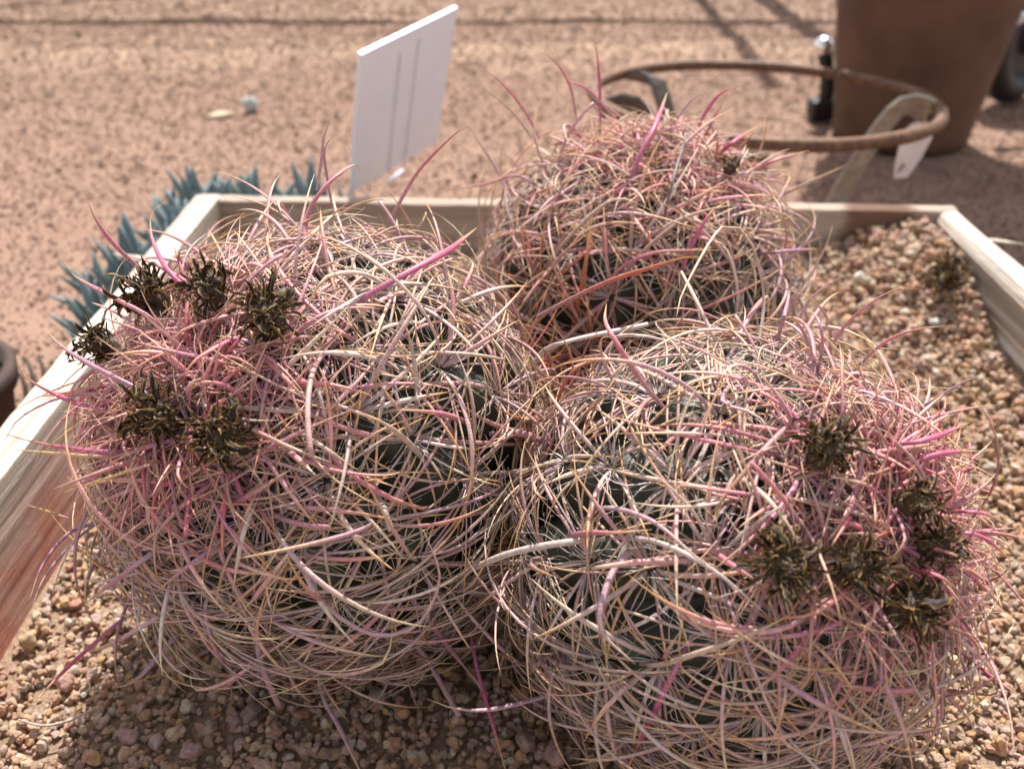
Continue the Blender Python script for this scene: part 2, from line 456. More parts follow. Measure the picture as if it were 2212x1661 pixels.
# loose grit on the ground outside
n = 300000
t = rng.uniform(0, 1, n) ** .72
Yg = .30 + t * 3.6; Xg = rng.uniform(-1, 1, n) * (.75 + .68 * Yg)
inside = (Xg > -.33) & (Xg < .44) & (Yg < .89)
Xg, Yg = Xg[~inside], Yg[~inside]; n = len(Xg)
Sg = np.exp(rng.normal(math.log(.0014), .36, n)) * (.8 + .2 * Yg); Sg = np.clip(Sg, .001, .0065)
Pg = np.stack([Xg, Yg, gz(Xg, Yg) + Sg * .2], 1)
GP = np.array([(.29, .185, .138), (.33, .215, .162), (.24, .148, .112), (.38, .27, .21), (.24, .155, .12), (.30, .20, .158)])
cg = GP[rng.choice(6, n, p=[.28, .22, .2, .12, .08, .10])] * rng.uniform(.8, 1.2, (n, 1))
white = rng.random(n) < .002; cg[white] = (.8, .74, .68)
gg = scatter('ground_grit', Pg, rng.uniform(0, 6.28, (n, 3)) * np.array([.2, .2, 1]), Sg[:, None] * rng.uniform(.7, 1.3, (n, 3)), cg, shapes, M['stone'], rng.integers(0, 14, n))
tag(gg, 'coarse reddish grit strewn over the ground', kind='stuff')

# ------------------------------------------------------------------ single pebbles
def m_pebble(i, c):
    return m_simple('pebble_%s' % i, tuple(x * .62 for x in c), tuple(min(.85, x * 1.15) for x in c), 330, .85, 0, 1.0, .0018, .25)
def pebble(name, pos, r, c, label, mat_i, group=None, sq=(1, 1, .8)):
    bm = bmesh.new(); bmesh.ops.create_icosphere(bm, subdivisions=3, radius=1)
    off = Vector((mat_i * 5.1, 2.2, mat_i))
    pl = [Vector((random.gauss(0, 1), random.gauss(0, 1), random.gauss(0, 1))).normalized() for _ in range(6)]
    for v in bm.verts:
        d = v.co.normalized(); p = d * (1 + .34 * noise.noise(d * 1.4 + off) + .22 * noise.noise(d * 3.2 + off) + .08 * noise.noise(d * 8 + off))
        for q in pl:
            e = p.dot(q) - .68
            if e > 0: p -= q * e * .95
        v.co = Vector((p.x * r * sq[0], p.y * r * sq[1], p.z * r * sq[2]))
    o = link(name, bm_mesh(name, bm, m_pebble(mat_i, c), True)); o.location = pos
    o.rotation_euler = (0, 0, random.uniform(0, 6))
    return tag(o, label, 'stone', group)
PB = [
    (413, 1623, .0066, (.50, .33, .32), 'round pinkish stone at the bottom edge, left of centre', (1, 1, .9)),
    (278, 1590, .0058, (.48, .32, .31), 'mauve pink stone in the gravel, second from the bottom left corner', (1.2, .9, .9)),
    (139, 1473, .0060, (.54, .33, .27), 'salmon stone beside the long red spine tip at the lower left', (1.2, 1, .8)),
    (545, 1540, .0070, (.34, .26, .21), 'flat brown stone under the cut spine end of the left cactus', (1.2, .9, .6)),
    (1199, 1640, .0082, (.48, .31, .28), 'blocky pink brown stone at the bottom between the two front cacti', (1.3, .9, .8)),
    (1136, 1612, .0072, (.38, .27, .23), 'dark brown stone touching the blocky pink brown stone', (1, 1, .9)),
    (816, 1506, .0070, (.36, .30, .24), 'grey tan stone below the left cactus near the crossing spines', (1.1, .9, .8)),
    (2020, 690, .0068, (.48, .47, .42), 'pale grey white stone on the gravel left of the right plank', (1.3, .9, .7)),
    (1855, 605, .0066, (.74, .68, .60), 'small white stone on the gravel behind the right cactus', (1, 1, .8)),
    (60, 1385, .0068, (.50, .36, .22), 'ochre stone against the left plank near the lower left', (1, .9, 1)),
]
for i, (px, py, r, c, lab, sq) in enumerate(PB):
    p = on_plane(px, py, .065 if py > 1000 else .085)
    for _ in range(3): p = on_plane(px, py, float(gravel_z(p[0], p[1])) + .007)
    z = drop(p[0], p[1], r, .8)
    r *= .82
    pebble('pebble', (p[0], p[1], z + .001), r, c, lab, i, 'stones lying on the planter gravel', sq)
for i, (px, py, r, c, lab, sq) in enumerate([
    (541, 232, .0145, (.50, .52, .50), 'grey pebble lying alone on the red grit behind the succulents', (1, 1, 1)),
    (470, 243, .0165, (.72, .58, .42), 'flat cream stone chip left of the lone grey pebble', (1.6, .8, .3)),
    (826, 247, .010, (.70, .55, .44), 'pale flat chip on the grit behind the white sign', (1.4, .9, .3)),
]):
    p = on_plane(px, py, .006)
    pebble('pebble', (p[0], p[1], float(gz(p[0], p[1])) + r * sq[2] * .7), r, c, lab, 20 + i, 'loose stones on the red grit', sq)

# ------------------------------------------------------------------ planter box
def plank_mesh(name, L, T, H, mat, top_warp=.0012, groove=0.0, seed=0):
    """ local X along the length from 0, Y thickness from 0, Z from -H up to 0 """
    nx, ny, nz = 90, 3, 44
    V = []; F = []; idx = {}
    def add(p):
        k = tuple(round(c, 6) for c in p)
        if k not in idx: idx[k] = len(V); V.append(p)
        return idx[k]
    bev = .0018
    def face(o, du, dv, nu, nv):
        o, du, dv = map(np.array, (o, du, dv))
        for i in range(nu):
            for j in range(nv):
                q = [o + du * a / nu + dv * b / nv for a, b in ((i, j), (i + 1, j), (i + 1, j + 1), (i, j + 1))]
                F.append([add(tuple(p)) for p in q])
    face((0, 0, -H), (L, 0, 0), (0, 0, H), nx, nz); face((L, T, -H), (-L, 0, 0), (0, 0, H), nx, nz)
    face((0, 0, 0), (L, 0, 0), (0, T, 0), nx, ny); face((0, T, -H), (L, 0, 0), (0, -T, 0), nx, ny)
    face((0, T, -H), (0, -T, 0), (0, 0, H), ny, nz); face((L, 0, -H), (0, T, 0), (0, 0, H), ny, nz)
    V = np.array(V)
    for i, p in enumerate(V):
        s = seed * 3.7
        w = noise.noise(Vector((p[0] * 9, p[1] * 30, s))) * top_warp
        q = p.copy()
        if p[2] > -1e-6: q[2] += w
        edge = min(p[1], T - p[1])
        if p[2] > -1e-6 and edge < 1e-6:
            q[2] -= bev * (0.5 + .5 * noise.noise(Vector((p[0] * 60, p[1] * 50, s))))
        gsc = groove * (noise.noise(Vector((p[0] * 1.5, 3, p[2] * 70 + s))) + .5 * noise.noise(Vector((p[0] * 3, 9, p[2] * 160 + s))))
        if edge < 1e-6: q[1] += gsc if p[1] < T / 2 else -gsc
        q[1] += noise.noise(Vector((p[0] * 3, 5, s))) * .0012
        V[i] = q
    me = mesh_from(name, V, F, mat)
    me.polygons.foreach_set('use_smooth', [False] * len(me.polygons))
    return me
box = empty('planter_box', (0.055, .45, 0))
tag(box, 'low weathered wooden plank box holding gravel and the cacti', 'planter box')
def plank(p0, p1, T, H, mat, label, seed, groove=.0):
    p0 = np.array(p0); p1 = np.array(p1); d = p1 - p0; L = np.linalg.norm(d)
    o = link('plank', plank_mesh('plank', L, T, H, mat, groove=groove, seed=seed), box)
    o.location = Vector((p0[0], p0[1], .14)) - box.location
    o.rotation_euler = (0, 0, math.atan2(d[1], d[0]))
    if label: o['label'] = label
    return o
pl_left = plank((-.2845, .06), (-.2845, .872), .0245, .139, M['wood_left'], 'left plank with pale sawn top and reddish inner face', 1, .0006)
pl_back = plank((-.2835, .8545), (.4185, .8265), .0165, .139, M['wood_back'], 'back plank with a brown patch near its right end', 2)
pl_right = plank((.4185, .060), (.4185, .824), .0185, .139, M['wood_right'], 'right plank with deep raised grain', 3, .0080)
plank((-.2835, .078), (.3995, .078), .018, .139, M['wood_back'], 'front plank', 4)
# splinters
def splinter(par, loc, vec, w, mat):
    V, F = tube_pts(catmull([(0, 0, 0), np.array(vec) * .6, vec], 6), np.array([w, w, w * .8, w * .6, w * .35, w * .1]), 5, flat=.35)
    o = link('splinter', mesh_from('splinter', V, F, mat), par); o.location = loc; return o
splinter(pl_left, (.655, .0225, -.002), (.012, .030, .001), .007, M['wood_left'])
splinter(pl_right, (.700, .0005, -.002), (-.02, -.022, .004), .003, M['wood_right'])

# ------------------------------------------------------------------ cactus heads
def basis(ax):
    t = np.cross(ax, [0.0, 0.0, 1.0])
    if np.linalg.norm(t) < .1: t = np.cross(ax, [1.0, 0, 0])
    t /= np.linalg.norm(t); return t, np.cross(ax, t)
def body_r(h, th, ph):
    k = h['ribs']; twist = .22 * th
    c = np.abs(np.cos((ph + h['spin'] + twist) * k / 2))
    valley = (1 - c) ** 1.25
    amp = .17 * np.clip(np.sin(th), 0, 1) ** .8
    squash = 1 - .05 * np.cos(th) ** 2
    return h['rb'] * squash * (1.0 - amp * valley)
def rib_phi(h, i, th): return i * 2 * math.pi / h['ribs'] - h['spin'] - .22 * th
def dirv(h, th, ph):
    t, b = basis(h['axis'])
    return np.multiply.outer(np.cos(th), h['axis']) + np.multiply.outer(np.sin(th) * np.cos(ph), t) + np.multiply.outer(np.sin(th) * np.sin(ph), b)
def make_body(h, parent):
    nt, nph = 90, h['ribs'] * 14
    th = np.linspace(.02, math.pi - .05, nt); ph = np.linspace(0, 2 * math.pi, nph, endpoint=False)
    TH, PH = np.meshgrid(th, ph, indexing='ij')
    r = body_r(h, TH, PH)
    r = r * (1 + .012 * np.sin(TH * 24 + PH * 3) * np.sin(TH))
    V = (dirv(h, TH.ravel(), PH.ravel()) * r.ravel()[:, None]) if False else None
    t, b = basis(h['axis'])
    D = np.cos(TH)[..., None] * h['axis'] + np.sin(TH)[..., None] * (np.cos(PH)[..., None] * t + np.sin(PH)[..., None] * b)
    V = (D * r[..., None]).reshape(-1, 3)
    i = np.arange(nt * nph).reshape(nt, nph); j = np.roll(i, -1, 1)
    F = np.stack([i[:-1], i[1:], j[1:], j[:-1]], -1).reshape(-1, 4).tolist()
    F.append(list(range(nph)));  F.append(list(range((nt - 1) * nph, nt * nph))[::-1])
    return link('body', mesh_from('body', V, F, M['body']), parent)

CREV = np.array([.025, .46, .125])
def spine_colors(n, theta, base, kind, yfrac=.95):
    """ base, middle, tip colours of n spines """
    th = theta
    B = np.array([(.54, .40, .43), (.60, .47, .48), (.68, .58, .55), (.50, .34, .41), (.60, .43, .44)])
    Mi = np.array([(.70, .29, .31), (.68, .43, .42), (.74, .56, .48), (.60, .35, .41), (.74, .38, .38), (.76, .65, .60)])
    Ti = np.array([(.72, .46, .18), (.76, .58, .30), (.70, .38, .14), (.78, .66, .44)])
    b = B[rng.integers(0, 5, n)]; m = Mi[rng.integers(0, 6, n)]; t = Ti[rng.integers(0, 4, n)]
    young = (np.clip((.72 - th) / .34, 0, 1) * (rng.random(n) < yfrac))[:, None]
    ym = np.array([(.70, .14, .25), (.61, .23, .36), (.74, .27, .30), (.63, .31, .40)])[rng.integers(0, 4, n)]
    yb = np.array([(.60, .30, .38), (.64, .26, .34)])[rng.integers(0, 2, n)]
    b = b * (1 - young) + yb * young; m = m * (1 - young) + ym * young
    if kind == 'r':                                   # the slim ones are paler and more tan
        k = (rng.random(n) < .42)[:, None] * (1 - young)
        m = m * (1 - .6 * k) + np.array((.74, .59, .51)) * .6 * k
    d = np.linalg.norm((base - CREV) * np.array([1.3, .8, 1.0]), axis=1)
    cr = (np.exp(-(d / .105) ** 2) * (rng.random(n) < .8))[:, None]
    m = m * (1 - cr) + np.array((.56, .13, .06)) * cr; t = t * (1 - cr) + np.array((.52, .22, .04)) * cr
    b = b * (1 - .6 * cr) + np.array((.22, .09, .06)) * .6 * cr
    t = t * (1 - .45 * young) + m * .45 * young
    old = np.clip((th - 1.1) / 1.1, 0, 1)[:, None] * .55               # old spines weather to mauve grey
    b = b * (1 - old) + np.array((.40, .31, .32)) * old; m = m * (1 - old) + np.array((.46, .33, .33)) * old; t = t * (1 - .6 * old) + np.array((.50, .38, .30)) * .6 * old
    v = rng.uniform(.7, 1.2, (n, 1))
    return b * v, m * v, t * v

def grow(h, p0, nrm, tan, elev, L, nseg, curl, lat, wav=0.0, hook=None, floor=.004):
    """ grows N curved spines step by step along the surface; returns (N, nseg+1, 3) """
    N = len(p0); P = np.zeros((N, nseg + 1, 3)); P[:, 0] = p0
    n0 = nrm; d = np.cos(elev)[:, None] * tan + np.sin(elev)[:, None] * n0
    side = np.cross(tan, n0)
    ds = L / nseg; p = p0.copy(); c = h['c']
    ph = rng.uniform(0, 6.28, (N, 2))
    for i in range(nseg):
        p = p + d * ds[:, None]
        # keep out of the bodies
        for hh in HEADS.values():
            q = p - hh['c']; r = np.linalg.norm(q, axis=1); lim = hh['rb'] + floor
            bad = (r < lim) & (i > 0)
            if bad.any(): p[bad] = hh['c'] + q[bad] / r[bad][:, None] * lim
        gzv = gravel_z(p[:, 0], p[:, 1]) + .006
        low = (p[:, 2] < gzv); p[low, 2] = gzv[low]
        P[:, i + 1] = p
        rn = p - c; rn /= np.linalg.norm(rn, axis=1)[:, None]
        s = (i + 1) / nseg
        k = curl * ds
        if hook is not None: k = k + hook * (s > .74) * ds * 150
        d = d - rn * k[:, None] + side * (lat * ds)[:, None]
        if wav: d = d + side * (np.sin(ph[:, 0] + s * 9) * wav * ds)[:, None] + rn * (np.cos(ph[:, 1] + s * 11) * wav * ds)[:, None]
        d /= np.linalg.norm(d, axis=1)[:, None]
    return P
def clear_of_flowers(Pm):
    d = np.linalg.norm(Pm[:, :, None] - FPOS[None, None], axis=3)
    near = (d < .0125 * FSZ).any(axis=(1, 2))
    for f, z in zip(FPOS, FSZ):                       # blooms sit proud of the spines, on the outer side
        q = Pm - f; o = f - CAM; o = -o / np.linalg.norm(o); a = q @ o
        per = np.linalg.norm(q - a[..., None] * o, axis=2)
        near |= ((a > 0) & (a < .04) & (per < .0125 * z)).any(axis=1) & (rng.random(len(Pm)) < .85)
    return ~near
def tubes(P, width, k, flat, cut=None, nrm_c=None, taper='spine'):
    """ vertex array (N, m, k, 3) """
    N, m, _ = P.shape
    T = np.gradient(P, axis=1); T /= np.linalg.norm(T, axis=2, keepdims=True) + 1e-12
    ref = P - nrm_c; ref /= np.linalg.norm(ref, axis=2, keepdims=True)
    S = np.cross(T, ref); S /= np.linalg.norm(S, axis=2, keepdims=True) + 1e-6
    Nn = np.cross(S, T)
    s = np.linspace(0, 1, m)
    if taper == 'spine': pr = np.clip(.72 + s * 2.2, 0, 1) * np.clip((1 - s) * 2.3, .03, 1) ** .75
    else: pr = np.clip((1 - s) * 2, .3, 1)
    W = width[:, None] * pr[None]
    if cut is not None: W[cut] = width[cut][:, None] * np.clip(.72 + s * 2.2, 0, 1)[None]
    a = np.linspace(0, 2 * math.pi, k, endpoint=False) + .4
    return P[:, :, None] + W[:, :, None, None] * (np.cos(a)[None, None, :, None] * S[:, :, None] + flat[:, None, None, None] * np.sin(a)[None, None, :, None] * Nn[:, :, None])
_fc = {}
def tube_faces(m, k):
    if (m, k) in _fc: return _fc[(m, k)]
    F = []
    for i in range(m - 1):
        for j in range(k):
            F.append((i * k + j, i * k + (j + 1) % k, (i + 1) * k + (j + 1) % k, (i + 1) * k + j))
    _fc[(m, k)] = np.array(F, dtype=np.int32); return _fc[(m, k)]
def spine_mesh(name, V, colors, arc, mat, origin):
    """ V (N,m,k,3), colors (N,m,3), arc (N,m): one mesh """
    N, m, k, _ = V.shape
    F = tube_faces(m, k); nf = len(F)
    cap = np.arange((m - 1) * k, m * k)
    allF = (F[None] + (np.arange(N) * m * k)[:, None, None]).reshape(-1, 4)
    me = bpy.data.meshes.new(name)
    nv = N * m * k; npoly = len(allF) + N
    me.vertices.add(nv); me.vertices.foreach_set('co', (V - origin).astype(np.float32).ravel())
    capF = (cap[None] + (np.arange(N) * m * k)[:, None])
    loops = np.concatenate([allF.ravel(), capF.ravel()])
    starts = np.concatenate([np.arange(len(allF)) * 4, len(allF) * 4 + np.arange(N) * k])
    me.loops.add(len(loops)); me.loops.foreach_set('vertex_index', loops.astype(np.int32))
    me.polygons.add(npoly); me.polygons.foreach_set('loop_start', starts.astype(np.int32))
    me.polygons.foreach_set('use_smooth', np.ones(npoly, bool))
    me.update(calc_edges=True)
    a = me.attributes.new('col', 'FLOAT_COLOR', 'POINT')
    C = np.concatenate([np.repeat(colors[:, :, None], k, 2), np.ones((N, m, k, 1))], -1)
    a.data.foreach_set('color', C.astype(np.float32).ravel())
    a = me.attributes.new('arc', 'FLOAT', 'POINT'); a.data.foreach_set('value', np.repeat(arc[:, :, None], k, 2).astype(np.float32).ravel())
    me.materials.append(mat)
    return me
def color_along(b, m, t, n, tipstart=.52):
    s = np.linspace(0, 1, n)[None, :, None]
    a1 = np.clip(s / .5, 0, 1); a2 = np.clip((s - tipstart) / .34, 0, 1)
    c = b[:, None] * (1 - a1) + m[:, None] * a1
    return c * (1 - a2) + t[:, None] * a2

wool_me = None
def wool_mesh():
    bm = bmesh.new(); bmesh.ops.create_icosphere(bm, subdivisions=2, radius=1)
    for v in bm.verts:
        v.co *= 1 + .45 * noise.noise(v.co * 3.3); v.co = Vector((v.co.x * .0042, v.co.y * .0034, v.co.z * .0020))
    return bm_mesh('areole', bm, M['wool'], True)
wool_me = wool_mesh()

KEY = []  # filled below
def add_head(key, label):
    h = HEADS[key]; c = h['c']; root = empty('barrel_cactus', (c[0], c[1], float(gravel_z(c[0], c[1]))))
    tag(root, label, 'cactus', 'spiny barrel cacti in the planter')
    rl = np.array(root.location)
    def put(o): o.location = Vector(c - rl); return o
    put(make_body(h, root))
    A = []          # areoles: theta, position, normal, tangent frame
    for i in range(h['ribs']):
        th = .10 + (i % 3) * .055
        while th < 2.75:
            ph = rib_phi(h, i, th) + random.uniform(-.015, .015)
            d = dirv(h, np.array([th]), np.array([ph]))[0]
            p = c + d * (body_r(h, th, ph) - .0005)
            if p[2] > gravel_z(p[0], p[1]) - .004: A.append((th, p, d))
            th += (.085 + .21 * min(1, th / .9)) * random.uniform(.9, 1.1)
    for th, p, d in A:
        if th > .25 and (CAM - p) @ d > -.02:
            o = link('areole', wool_me, root); o.location = Vector(p - rl)
            o.rotation_mode = 'QUATERNION'; o.rotation_quaternion = Vector(d).to_track_quat('Z', 'Y')
            s = .7 + .3 * min(1, th); o.scale = (s, s, s)
    TH = np.array([a[0] for a in A]); PP = np.array([a[1] for a in A]); DD = np.array([a[2] for a in A])
    up = h['axis'] - (DD @ h['axis'])[:, None] * DD; up /= np.linalg.norm(up, axis=1)[:, None]     # towards the crown
    sd = np.cross(up, DD)
    def rep(nper): 
        k = np.repeat(np.arange(len(A)), nper); return k
    def frame(idx, az):
        return np.cos(az)[:, None] * up[idx] + np.sin(az)[:, None] * sd[idx]
    groups = []
    # --- stout central spines
    idx = rep(5); n = len(idx); j = np.tile(np.arange(5), len(A))
    az = np.array([0.15, 1.6, 3.14, 4.7, 2.4])[j] + rng.normal(0, .55, n)
    yg = np.clip((.6 - TH[idx]) / .5, 0, 1)
    elev = np.clip(rng.normal(.55, .24, n) + yg * .14 * (1 - 2 * h.get('flat', 0)), .08, 1.3)
    L = np.clip(rng.normal(.064, .017, n), .03, .11) * (h['rb'] / .1) * (1 - .38 * yg)
    w = rng.uniform(.00066, .00128, n)
    curl = rng.uniform(14, 26, n); hook = (rng.random(n) < .16) * rng.uniform(.5, 1.0, n)
    cut = rng.random(n) < .05; L[cut] *= .6; hook[cut] = 0
    Pm = grow(h, PP[idx], DD[idx], frame(idx, az), elev, L, 13, curl, rng.normal(0, 7, n), hook=hook)
    ok = clear_of_flowers(Pm); Pm, w, cut, L, idx = Pm[ok], w[ok], cut[ok], L[ok], idx[ok]; n = len(idx)
    V = tubes(Pm, w, 6, rng.uniform(.5, .85, n), cut, c)
    b, m, t = spine_colors(n, TH[idx], PP[idx], 'c', h.get('yf', .95))
    t[cut] = m[cut]
    arc = np.linspace(0, 1, 14)[None] * L[:, None]
    groups.append((V, color_along(b, m, t, 14), arc, L))
    # --- slimmer radial spines hugging the body
    k = 16; idx = rep(k); n = len(idx)
    az = np.tile(np.linspace(0, 2 * math.pi, k, endpoint=False), len(A)) + rng.normal(0, .42, n)
    az = az + .35 * np.sin(2 * az)                       # more of them sideways
    yg = np.clip((.6 - TH[idx]) / .5, 0, 1)
    elev = np.clip(rng.normal(.34, .18, n) + yg * .30 * (1 - 2 * h.get('flat', 0)), .06, 1.3)
    L = np.clip(rng.normal(.049, .013, n), .02, .085) * (h['rb'] / .1) * (1 - .2 * yg)
    w = rng.uniform(.00036, .00074, n)
    Pm = grow(h, PP[idx], DD[idx], frame(idx, az), elev, L, 9, rng.uniform(13, 24, n), rng.normal(0, 15, n))
    ok = clear_of_flowers(Pm); Pm, w, L, idx = Pm[ok], w[ok], L[ok], idx[ok]; n = len(idx)
    V2 = tubes(Pm, w, 5, rng.uniform(.6, .9, n), None, c)
    b, m, t = spine_colors(n, TH[idx], PP[idx], 'r', h.get('yf', .95))
    rad = (V2, color_along(b, m, t, 10, .38), np.linspace(0, 1, 10)[None] * L[:, None])
    # --- rusty young spines standing up in the gap between the three plants
    dcr = np.linalg.norm(PP - CREV, axis=1); near = np.where(dcr < .100)[0]; k = 6; idx = np.repeat(near, k); n = len(idx)
    upz = np.array([0, 0, 1.0]) - DD[idx] * DD[idx][:, 2:3]; upz /= np.linalg.norm(upz, axis=1)[:, None]
    sz = np.cross(DD[idx], upz); a_ = rng.normal(0, 1.0, n)
    tn = np.cos(a_)[:, None] * upz + np.sin(a_)[:, None] * sz
    L = rng.uniform(.025, .060, n); w = rng.uniform(.0004, .0010, n)
    Pm = grow(h, PP[idx], DD[idx], tn, rng.uniform(.35, 1.0, n), L, 10, rng.uniform(4, 14, n), rng.normal(0, 7, n), floor=.005)
    V5 = tubes(Pm, w, 6, rng.uniform(.5, .9, n), None, c)
    bb = np.array([(.36, .15, .10), (.46, .24, .18), (.30, .09, .06)])[rng.integers(0, 3, n)]
    mm = np.array([(.68, .12, .08), (.60, .20, .10), (.70, .24, .20), (.50, .11, .06)])[rng.integers(0, 4, n)]
    tt = np.array([(.66, .34, .08), (.60, .26, .06), (.70, .44, .18)])[rng.integers(0, 3, n)]
    o = link('rusty_spines', spine_mesh('rusty_spines', V5, color_along(bb, mm, tt, 11, .55), np.linspace(0, 1, 11)[None] * L[:, None], M['spine'], c), root)
    put(o); o['kind'] = 'stuff'
    # --- long spines sweeping level round the lower half
    low = np.where(DD[:, 2] < .12)[0]; k = 7; idx = np.repeat(low, k); n = len(idx)
    hz = np.cross(np.array([0, 0, 1.0]), DD[idx]); hz /= np.linalg.norm(hz, axis=1)[:, None]
    hz = hz * np.where(rng.random(n) < .5, 1, -1)[:, None]
    vz = np.cross(DD[idx], hz); a_ = rng.normal(0, .30, n)
    tn = np.cos(a_)[:, None] * hz + np.sin(a_)[:, None] * vz
    L = rng.uniform(.045, .095, n); w = rng.uniform(.00048, .00096, n)
    Pm = grow(h, PP[idx], DD[idx], tn, rng.uniform(.2, .65, n), L, 12, rng.uniform(13, 20, n), rng.normal(0, 3, n), floor=.005)
    ok = clear_of_flowers(Pm); Pm, w, L, idx = Pm[ok], w[ok], L[ok], idx[ok]; n = len(idx)
    V4 = tubes(Pm, w, 5, rng.uniform(.6, .9, n), None, c)
    b, m, t = spine_colors(n, TH[idx], PP[idx], 'r', 0)
    b = b * .6 + np.array((.48, .37, .35)) * .4; m = m * .6 + np.array((.54, .40, .37)) * .4
    o = link('girdle_spines', spine_mesh('girdle_spines', V4, color_along(b, m, t, 13, .6), np.linspace(0, 1, 13)[None] * L[:, None], M['spine'], c), root)
    put(o); o['kind'] = 'stuff'
    # --- fine white bristles
    k = 18; idx = rep(k); n = len(idx)
    az = rng.uniform(0, 6.28, n)
    L = rng.uniform(.016, .040, n)
    Pm = grow(h, PP[idx] + DD[idx] * .001, DD[idx], frame(idx, az), rng.uniform(.05, .55, n), L, 9, rng.uniform(4, 14, n), rng.normal(0, 18, n), wav=70, floor=.002)
    V3 = tubes(Pm, rng.uniform(.00015, .00028, n), 3, np.ones(n), None, c, 'hair')
    hc = np.array([(.80, .74, .66), (.86, .83, .78), (.72, .62, .52)])[rng.integers(0, 3, n)]
    me = spine_mesh('bristles', V3, np.repeat(hc[:, None], 10, 1), np.zeros((n, 10)), M['hair'], c)
    o = put(link('bristles', me, root)); o['kind'] = 'stuff'
    # pick the single spines: long and facing the camera
    V, C, arc, L = groups[0]
    tip = V[:, -1].mean(1); mid = V[:, 6].mean(1); nm = mid - c; nm /= np.linalg.norm(nm, axis=1)[:, None]
    vis = (nm * (CAM - mid)).sum(1) / np.linalg.norm(CAM - mid, axis=1)
    score = L * (vis > -.25) * (1 + vis) + (cut * .02)
    nsing = 300 - sum(1 for kk in KEY if kk[0] == key)
    order = np.argsort(-score); one = order[:nsing]; rest = order[nsing:]
    for i in one:
        me = spine_mesh('spine', V[i:i + 1], C[i:i + 1], arc[i:i + 1], M['spine'], c)
        put(link('spine', me, root))
    o = put(link('spines', spine_mesh('spines', V[rest], C[rest], arc[rest], M['spine'], c), root)); o['kind'] = 'stuff'
    o = put(link('radial_spines', spine_mesh('radial_spines', rad[0], rad[1], rad[2], M['spine'], c), root)); o['kind'] = 'stuff'
    # surveyed long spines
    for kk in KEY:
        if kk[0] != key: continue
        _, pts, wpx, cn, lift = kk
        pts3 = []
        nP = len(pts)
        for q, (px, py) in enumerate(pts):
            s = q / (nP - 1); rr = h['rb'] * .985 + lift * math.sin(min(1, s * 1.15) * math.pi * .62)
            d = ray(px, py); oc = c - CAM; tc = oc @ d; perp2 = oc @ oc - tc * tc
            tt = tc - math.sqrt(max(rr * rr - perp2, 0.0))
            pts3.append(CAM + d * tt)
        Pk = catmull(pts3, 17)
        zf = gravel_z(Pk[:, 0], Pk[:, 1]) + .008
        low = Pk[:, 2] < zf
        if low.any():                                    # slide back along the sight line until above the gravel
            for q in np.where(low)[0]:
                d = Pk[q] - CAM; Pk[q] = CAM + d * min(1, (zf[q] - CAM[2]) / d[2])
        depth = float((Pk[8] - CAM) @ fwd)
        w = np.array([wpx * .50 / FPX * depth])
        iscut = cn.endswith('!'); cn = cn.rstrip('!')
        V1 = tubes(Pk[None], w, 8, np.array([.72]), np.array([iscut]), c)
        b, m, t = [np.array([x]) for x in KC[cn]]
        if iscut: t = m
        LL = np.linalg.norm(np.diff(Pk, axis=0), axis=1).sum()
        me = spine_mesh('spine', V1, color_along(b, m, t, 17, .62), np.linspace(0, 1, 17)[None] * LL, M['spine'], c)
        put(link('spine', me, root))
    return root

